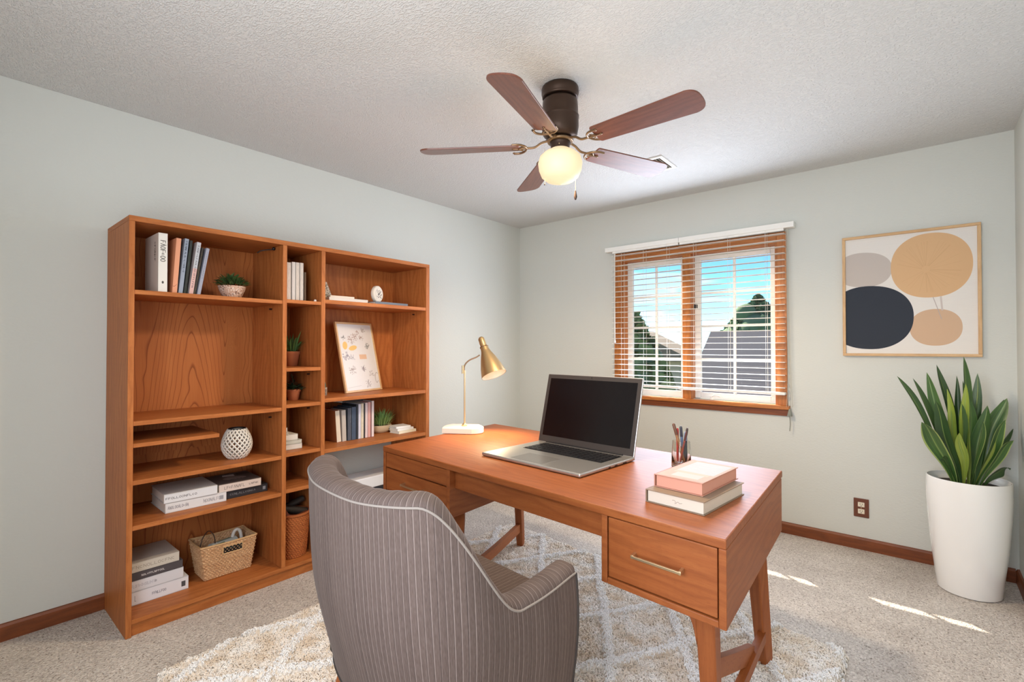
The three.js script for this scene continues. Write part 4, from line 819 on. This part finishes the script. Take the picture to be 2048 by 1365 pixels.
{
  const o = thing('shag_rug', 'cream shag rug with white diamond lines under the desk and armchair', 'rug');
  const edge = (u, v) => Math.min(u, v, 1 - u, 1 - v) * 2;
  const hgt = (u, v, x, z) => (0.008 + 0.012 * fbm(x * 26, z * 26, 71, 3) + 0.018 * lattice(x, z)) * smooth(0, 0.02, edge(u, v)) + 0.002;
  const base = grid(230, 230, (u, v) => { const wob = 0.012 * (fbm(u * 22, v * 22, 77, 2) - 0.5) * (1 - smooth(0, 0.06, edge(u, v))), [x, z] = rugAt(clamp(u + wob), clamp(v + wob)); return [x, hgt(u, v, x, z), z, x, z]; });
  base.index.array.reverse(); base.computeVertexNormals();
  const rugTex = tex(1024, 1024, (u, v) => { const n = fbm(u * 90, v * 90, 81, 3, 90, 90), b = fbm(u * 12, v * 12, 83, 2, 12, 12); return lerp3(lerp3([212, 196, 174], [244, 238, 229], clamp(n * 1.5 - 0.15)), [206, 188, 164], 0.3 * smooth(0.5, 0.75, b)); });
  mesh('pile_base', base, std({ map: rep(rugTex, 1, 1), roughness: 1 }), o);
  // tufts: short bent loops of yarn
  const yarn = mergeVertices(new THREE.TubeGeometry(new THREE.CatmullRomCurve3([V(-0.35, -0.2, 0), V(-0.25, 0.55, 0.1), V(0.2, 0.75, -0.1), V(0.45, 0.1, 0)]), 5, 0.2, 4).deleteAttribute('uv'));
  yarn.computeVertexNormals();
  const n = 120000, im = new THREE.InstancedMesh(yarn, std({ color: 0xffffff, roughness: 1 }), n), m4 = new THREE.Matrix4(), q = new THREE.Quaternion(), eu = new THREE.Euler(), col = new THREE.Color();
  for (let i = 0; i < n; i++) {
    const u = rnd(), v = rnd(), [x, z] = rugAt(u, v), L = lattice(x, z), s = mix(0.012, 0.009, L) * rr(0.7, 1.3);
    eu.set(rr(-0.6, 0.6), rr(0, 6.283), rr(-0.6, 0.6)); q.setFromEuler(eu);
    m4.compose(V(x + rr(-0.006, 0.006), hgt(u, v, x, z) - 0.001, z + rr(-0.006, 0.006)), q, V(s, s, s)); im.setMatrixAt(i, m4);
    const t = clamp(fbm(x * 18, z * 18, 85, 2) * 1.6 - 0.3) * rr(0.7, 1.1), c = L > 0.5 ? lerp3([248, 246, 242], [253, 252, 249], rnd()) : lerp3([220, 200, 174], [248, 243, 235], clamp(t + 0.2));
    im.setColorAt(i, col.setRGB(c[0] / 255, c[1] / 255, c[2] / 255, THREE.SRGBColorSpace));
  }
  im.name = 'shag_tufts'; im.userData.kind = 'stuff'; im.castShadow = im.receiveShadow = true; o.add(im);
}

// ---------------------------------------------------------------- ceiling fan with light
{
  const FX = 1.795, FZ = 1.928;
  const o = thing('ceiling_fan', 'five blade brown ceiling fan with a lit cream glass globe', 'fan', [FX, 0, FZ]);
  mesh('mounting', lathe([[0, 2.44], [0.08, 2.44], [0.084, 2.432], [0.084, 2.41], [0.078, 2.402], [0.081, 2.396], [0.078, 2.386], [0, 2.386]], 48), M.bronze, o);
  mesh('motor_housing', lathe([[0, 2.386], [0.074, 2.386], [0.075, 2.378], [0.079, 2.374], [0.081, 2.34], [0.081, 2.312], [0.085, 2.308], [0.085, 2.300], [0.083, 2.296], [0.084, 2.26], [0.078, 2.228], [0.066, 2.214], [0.05, 2.206], [0, 2.206]], 56), M.bronze, o);
  mesh('flywheel', lathe([[0, 2.206], [0.056, 2.206], [0.06, 2.198], [0.056, 2.19], [0, 2.19]], 40), M.bronzeLight, o);
  mesh('switch_housing', lathe([[0, 2.192], [0.046, 2.192], [0.048, 2.186], [0.043, 2.18], [0.043, 2.158], [0.049, 2.152], [0.052, 2.146], [0, 2.146]], 40), M.bronze, o);
  const mb = merge([...[0, 1, 2].map((k) => new THREE.SphereGeometry(0.003, 8, 6).translate(0.044 * Math.sin(0.5 + k * 2.1), 2.17, 0.044 * Math.cos(0.5 + k * 2.1)))]);
  mesh('screws', mb, M.brassPale, o);
  mesh('light_globe', lathe([[0.045, 2.158], [0.05, 2.15], [0.07, 2.144], [0.092, 2.124], [0.1, 2.096], [0.096, 2.066], [0.084, 2.036], [0.062, 2.018], [0.024, 2.006], [0.006, 2.0], [0, 1.998]], 48), std({ color: 0xc9bfa8, emissive: 0xffe3a8, emissiveIntensity: 0.6, roughness: 0.5 }), o);
  const down = new THREE.SpotLight(0xffe4c0, 6.0, 0, R(87), 0.3, 2);      // the open underside of the globe sends most of its light down
  down.name = 'fan_globe_downlight'; down.position.set(FX, 2.09, FZ); down.target.position.set(FX, 0, FZ); down.castShadow = true; down.shadow.radius = 4.0; scene.add(down, down.target);
  const bulb = new THREE.PointLight(0xffe4c0, 0.3, 0, 2);
  bulb.name = 'fan_globe_light'; bulb.position.set(FX, 2.085, FZ); bulb.castShadow = true; bulb.shadow.radius = 4.0; scene.add(bulb);
  // blades
  const half = (r) => 0.052 + 0.014 * smooth(0.2, 0.6, r);
  const bl = new THREE.Shape(), r0 = 0.185, r1 = 0.642;
  bl.moveTo(r0 + 0.012, -half(r0)); bl.lineTo(r1 - 0.045, -half(r1)); bl.quadraticCurveTo(r1 - 0.004, -half(r1) + 0.004, r1, -0.022); bl.quadraticCurveTo(r1 + 0.003, 0, r1, 0.022); bl.quadraticCurveTo(r1 - 0.004, half(r1) - 0.004, r1 - 0.045, half(r1)); bl.lineTo(r0 + 0.012, half(r0)); bl.quadraticCurveTo(r0, half(r0), r0, half(r0) - 0.012); bl.lineTo(r0, -half(r0) + 0.012); bl.quadraticCurveTo(r0, -half(r0), r0 + 0.012, -half(r0));
  const bladeG = boxUV(flat(new THREE.ExtrudeGeometry(bl, { depth: 0.005, bevelEnabled: true, bevelSize: 0.001, bevelThickness: 0.001, bevelSegments: 1, curveSegments: 10 })).rotateX(Math.PI / 2), 'x');
  const iron = (() => {
    const gs = [tube([V(0.05, 0.024, 0), V(0.085, 0.014, 0), V(0.115, -0.004, 0), V(0.15, -0.006, 0), V(0.18, -0.005, 0)], 0.0055, 20, 8)];
    const curl = (s) => tube([V(0.15, -0.006, 0), V(0.162, -0.008, s * 0.03), V(0.185, -0.009, s * 0.048), V(0.215, -0.009, s * 0.05)], 0.005, 18, 7);
    gs.push(curl(1), curl(-1), tube([V(0.17, -0.008, -0.022), V(0.19, -0.009, 0), V(0.17, -0.008, 0.022)], 0.0035, 12, 6), tube([V(0.15, -0.006, 0), V(0.18, -0.009, 0), V(0.21, -0.009, 0)], 0.004, 12, 6));
    for (const z of [-0.045, 0, 0.045]) gs.push(new THREE.SphereGeometry(0.0065, 10, 8).scale(1, 0.6, 1).translate(0.214, -0.009, z));
    return merge(gs);
  })();
  for (let k = 0; k < 5; k++) {
    const a = R(16 + 72 * k - 90);                      // heading measured from +x towards +z handed below
    const arm = new THREE.Group(); arm.name = 'blade_arm'; arm.position.set(0, 2.178, 0); arm.rotation.y = a + Math.PI / 2 - Math.PI / 2; o.add(arm);
    mesh('blade_iron', iron, M.bronzeLight, arm);
    const b = mesh('blade', bladeG, M.blade, arm); b.rotation.x = R(-12); b.position.y = -0.001;
  }
  const chain = (name, x, z, y0, y1, parent) => mesh(name, new THREE.CylinderGeometry(0.0009, 0.0009, y0 - y1, 5).translate(x, (y0 + y1) / 2, z), M.brassPale, parent);
  chain('pull_chain', 0.052, -0.046, 2.16, 1.972, o);
  mesh('pull_fob', lathe([[0, 1.974], [0.003, 1.972], [0.0075, 1.945], [0.004, 1.932], [0, 1.930]], 12).translate(0.052, 0, -0.046), M.bronze, o);
  chain('pull_chain', -0.05, 0.05, 2.16, 2.0, o);
  mesh('pull_bead', new THREE.SphereGeometry(0.0035, 8, 6).translate(-0.05, 1.998, 0.05), M.bronze, o);
}
// ---------------------------------------------------------------- ceiling vent
{
  const o = thing('ceiling_vent', 'white slotted air vent in the ceiling near the fan', 'vent', [1.725, RH, 0.765]);
  const w = 0.22, d = 0.25;
  for (const [x, z, a, b] of [[0, -d / 2 + 0.012, w, 0.024], [0, d / 2 - 0.012, w, 0.024], [-w / 2 + 0.012, 0, 0.024, d - 0.048], [w / 2 - 0.012, 0, 0.024, d - 0.048]]) mesh('frame_bar', rbox(a, 0.008, b, 0.002).translate(x, -0.004, z), M.white, o);
  mesh('duct', rbox(w - 0.046, 0.001, d - 0.046, 0.0003).translate(0, -0.0006, 0), std({ color: 0x4a4238, roughness: 0.9 }), o);
  for (let i = 0; i < 9; i++) mesh('louver', rbox(0.002, 0.012, d - 0.05, 0.0008).rotateZ(R(38)).translate(-w / 2 + 0.034 + i * 0.019, -0.006, 0), std({ color: 0xbcb09a, roughness: 0.6 }), o);
}
// ---------------------------------------------------------------- painting on the back wall
{
  const o = thing('abstract_painting', 'framed abstract painting of tan, grey and navy rounded shapes', 'painting', [2.982, 1.583, 0]);
  const w = 0.64, h = 0.748, f = 0.016;
  for (const [x, y, a, b] of [[0, h / 2 - f / 2, w, f], [0, -h / 2 + f / 2, w, f], [-w / 2 + f / 2, 0, f, h - 2 * f], [w / 2 - f / 2, 0, f, h - 2 * f]]) mesh('frame_bar', rbox(a, b, 0.03, 0.002).translate(x, y, 0.0155), M.pale, o);
  const art = canvasTex(860, 1024, (c, W, H) => {
    c.fillStyle = '#e4dfd8'; c.fillRect(0, 0, W, H);
    for (let i = 0; i < 900; i++) { c.fillStyle = `rgba(${rnd() > 0.5 ? '255,252,246' : '206,196,186'},0.08)`; c.fillRect(rnd() * W, rnd() * H, rr(20, 120), rr(1, 3)); }
    const blob = (x, y, rx, ry, col, rot = 0, e = 2.2) => { c.save(); c.translate(x * W, y * H); c.rotate(rot); c.fillStyle = col; c.beginPath(); for (let i = 0; i <= 90; i++) { const a = i / 90 * 6.28318, cx = Math.cos(a), sy = Math.sin(a); c.lineTo(Math.sign(cx) * Math.abs(cx) ** (2 / e) * rx * W, Math.sign(sy) * Math.abs(sy) ** (2 / e) * ry * H); } c.fill(); c.restore(); };
    blob(0.15, 0.275, 0.235, 0.150, '#c2b8b0', 0.08);
    blob(0.672, 0.28, 0.298, 0.262, '#d8b084');
    c.strokeStyle = 'rgba(176,132,92,0.28)'; c.lineWidth = 1.5; for (let i = 0; i < 40; i++) { const a = rr(0, 6.283); c.beginPath(); c.moveTo((0.64 + Math.cos(a) * 0.03) * W, (0.31 + Math.sin(a) * 0.03) * H); c.lineTo((0.66 + Math.cos(a) * 0.24) * W, (0.29 + Math.sin(a) * 0.21) * H); c.stroke(); }
    blob(0.705, 0.785, 0.19, 0.148, '#cfae90');
    blob(0.195, 0.69, 0.352, 0.272, '#2c323d', 0.05);
    c.strokeStyle = '#cbbfb8'; c.lineWidth = 12; c.beginPath(); c.moveTo(0.745 * W, 0.535 * H); c.lineTo(0.755 * W, 0.65 * H); c.stroke();
    c.strokeStyle = '#b9aca6'; c.lineWidth = 5; c.beginPath(); c.moveTo(0.69 * W, 0.54 * H); c.lineTo(0.75 * W, 0.72 * H); c.stroke();
  });
  mesh('backing', rbox(w - 0.01, h - 0.01, 0.014, 0.001).translate(0, 0, 0.009), M.pale, o);
  mesh('canvas', new THREE.PlaneGeometry(w - 2 * f + 0.002, h - 2 * f + 0.002).translate(0, 0, 0.0185), printed(art, 0.8), o);
}
// ---------------------------------------------------------------- wall outlet
{
  const o = thing('wall_outlet', 'brown electrical outlet plate with ivory sockets on the back wall', 'outlet', [2.748, 0.258, 0]);
  mesh('plate', rbox(0.078, 0.116, 0.007, 0.003, 'y', 2).translate(0, 0, 0.0035), std({ color: 0x6a3a24, roughness: 0.4 }), o);
  for (const y of [0.021, -0.021]) {
    const s = mesh('socket', rbox(0.034, 0.029, 0.004, 0.0018, 'x', 2).translate(0, y, 0.008), std({ color: 0xe6dcc6, roughness: 0.4 }), o);
    mesh('slots', merge([rbox(0.002, 0.009, 0.001, 0.0002).translate(-0.006, y + 0.003, 0.0101), rbox(0.002, 0.009, 0.001, 0.0002).translate(0.006, y + 0.003, 0.0101), new THREE.CylinderGeometry(0.0026, 0.0026, 0.001, 10).rotateX(Math.PI / 2).translate(0, y - 0.008, 0.0101)]), M.black, s);
  }
  mesh('screw', new THREE.CylinderGeometry(0.003, 0.003, 0.002, 12).rotateX(Math.PI / 2).translate(0, 0, 0.0075), M.brassPale, o);
}
// ---------------------------------------------------------------- tall plant in a white pot
{
  const PX = 3.222, PZ = 0.285, o = thing('tall_planter', 'tall glossy white planter with long green strap leaves in the corner', 'plant', [PX, 0, PZ]);
  mesh('pot', lathe([[0, 0.0], [0.118, 0.0], [0.126, 0.008], [0.134, 0.08], [0.152, 0.24], [0.164, 0.40], [0.168, 0.50], [0.166, 0.582], [0.163, 0.586], [0.159, 0.582], [0.158, 0.54], [0, 0.535]], 72), M.whiteGloss, o);
  mesh('soil', lathe([[0.158, 0.543], [0.1, 0.548], [0.04, 0.552], [0, 0.551]], 30), M.soil, o);
  const greens = [[0x2e4a24, 0x4b6b34], [0x35552a, 0x5b7f3a], [0x274222, 0x3c5a2c], [0x6d8a34, 0xb2b64a]];
  const leafTex = (a, b, edge) => tex(128, 256, (u, v) => { const A = [(a >> 16) & 255, (a >> 8) & 255, a & 255], B = [(b >> 16) & 255, (b >> 8) & 255, b & 255], n = vnoise(u * 34, v * 3, a & 63, 34, 3), mid = Math.abs(u - 0.5); let c = lerp3(A, B, clamp(n * 0.9)); if (mid < 0.035) c = lerp3(c, [150, 168, 92], 0.6); if (edge && (u < edge || u > 1 - edge)) c = lerp3(c, [178, 190, 110], 0.8); return c; });
  const mats = [[greens[0], 0], [greens[1], 0], [greens[2], 0], [greens[3], 0], [greens[1], 0.09]].map(([[a, b], e]) => phy({ map: leafTex(a, b, e), roughness: 0.38, clearcoat: 0.25, clearcoatRoughness: 0.3, side: THREE.DoubleSide }));
  // right and towards of the viewer, in the room
  const rt = V(0.767, 0, -0.642), fw = V(0.642, 0, 0.767);
  const leaf = (r, y, d, w, bend, m, rx = 0, fold = 0.35, tw = 0) => {   // tip: r to the right, y up, d towards the viewer
    const base = V(0, 0.535, 0).addScaledVector(rt, rx + r * 0.10).addScaledVector(fw, d * 0.12), tip = V(0, y, 0).addScaledVector(rt, r).addScaledVector(fw, d);
    const mid = base.clone().lerp(tip, 0.5).add(V(0, bend, 0)), c = new THREE.QuadraticBezierCurve3(base, mid, tip);
    const out = tip.clone().sub(base).setY(0).normalize(), side0 = V(-out.z, 0, out.x);
    const g = grid(6, 18, (u, v) => {
      const p = c.getPoint(v), t = c.getTangent(v).normalize(), facing = rt.clone().multiplyScalar(Math.cos(tw + v * 0.5)).addScaledVector(fw, Math.sin(tw + v * 0.5));
      const side = facing.clone().addScaledVector(t, -facing.dot(t)).normalize(), up = side.clone().cross(t);
      const wd = w * (0.30 * (1 - v) + Math.pow(Math.sin(Math.PI * Math.pow(clamp(v), 1.5)), 0.8) * 0.95 + 0.12 * Math.sin(Math.PI * v)) * (v > 0.999 ? 0.02 : 1), x = (u - 0.5) * wd;
      p.addScaledVector(side, 0.014 * Math.sin(v * 5.2 + tw * 4) * v * (1 - v) * 3);
      const q = p.addScaledVector(side, x).addScaledVector(up, Math.abs(u - 0.5) * wd * fold);
      return [q.x, q.y, q.z, u, v];
    });
    mesh('leaf', g, mats[m], o);
  };
  const L = [
    [0.005, 1.215, -0.02, 0.080, 0.03, 1, 0.0], [-0.378, 1.115, 0.02, 0.052, 0.08, 0, -0.03], [-0.32, 0.89, 0.10, 0.085, 0.10, 4, -0.04], [-0.247, 1.10, -0.04, 0.066, 0.02, 0, -0.02],
    [-0.156, 1.13, -0.06, 0.060, 0.03, 1, -0.01], [-0.086, 1.17, -0.08, 0.060, 0.04, 2, 0], [-0.06, 1.08, 0.06, 0.046, 0.02, 3, 0], [0.04, 1.11, -0.10, 0.034, 0.03, 2, 0.01],
    [0.115, 1.125, -0.06, 0.062, 0.02, 0, 0.02], [0.19, 1.0, 0.02, 0.086, 0.04, 1, 0.02], [0.255, 0.985, -0.06, 0.050, 0.05, 2, 0.03], [0.272, 0.835, -0.03, 0.085, 0.08, 1, 0.04],
    [0.175, 0.645, 0.05, 0.075, 0.07, 0, 0.05], [-0.22, 0.70, 0.08, 0.046, 0.09, 2, -0.04], [-0.03, 1.0, 0.05, 0.075, 0.02, 1, 0.0], [0.03, 0.97, 0.08, 0.07, 0.02, 0, 0.015],
    [-0.10, 0.98, 0.08, 0.070, 0.03, 1, -0.015], [0.10, 0.90, 0.10, 0.066, 0.04, 4, 0.015], [-0.05, 0.90, 0.14, 0.060, 0.02, 4, 0], [0.13, 0.80, 0.11, 0.055, 0.07, 4, 0.03],
    [0.02, 0.80, 0.13, 0.036, 0.01, 3, 0.01], [-0.15, 0.84, 0.12, 0.05, 0.05, 3, -0.02], [0.07, 1.02, -0.05, 0.06, 0.02, 2, 0.02], [-0.19, 0.99, 0.03, 0.066, 0.05, 2, -0.02], [-0.02, 1.09, 0.0, 0.052, 0.02, 0, 0.0], [-0.12, 1.05, 0.02, 0.04, 0.02, 3, -0.01],
  ];
  L.forEach(([r, y, d, w, b, m, rx], i) => leaf(r, y, d, w * 0.74, b, m, rx, 0.36, (hash(i, 4, 2) - 0.5) * 1.7));
}

// ---------------------------------------------------------------- which things belong together
const families = [
  [/^book(_|$)/, (p) => (p.x > 1 ? 'books on the desk' : p.z > 2.53 ? (p.y > 1 ? 'books leaning on the top shelf' : p.y > 0.4 ? 'books lying on the fourth shelf' : 'books stacked on the bottom shelf') : p.z > 2.3 ? (p.y > 1 ? 'books standing in the middle column' : 'books stacked in the middle column') : p.y > 1 ? 'books lying on the upper right bay shelf' : 'books on the lower right bay shelf')],
  [/^pen(_|$)/, () => 'pens in the glass on the desk'], [/^tree(_|$)/, () => 'trees outside the window'], [/^neighbour_house(_|$)/, () => 'houses outside the window'],
  [/^window_blind(_|$)/, () => 'slat blinds over the window'], [/^potted_plant(_|$)/, () => 'terracotta pots in the middle column'],
];
for (const o of scene.children) for (const [name, group] of families) if (name.test(o.name) && o.userData.label) o.userData.group = group(o.position);

renderer.render(scene, camera);
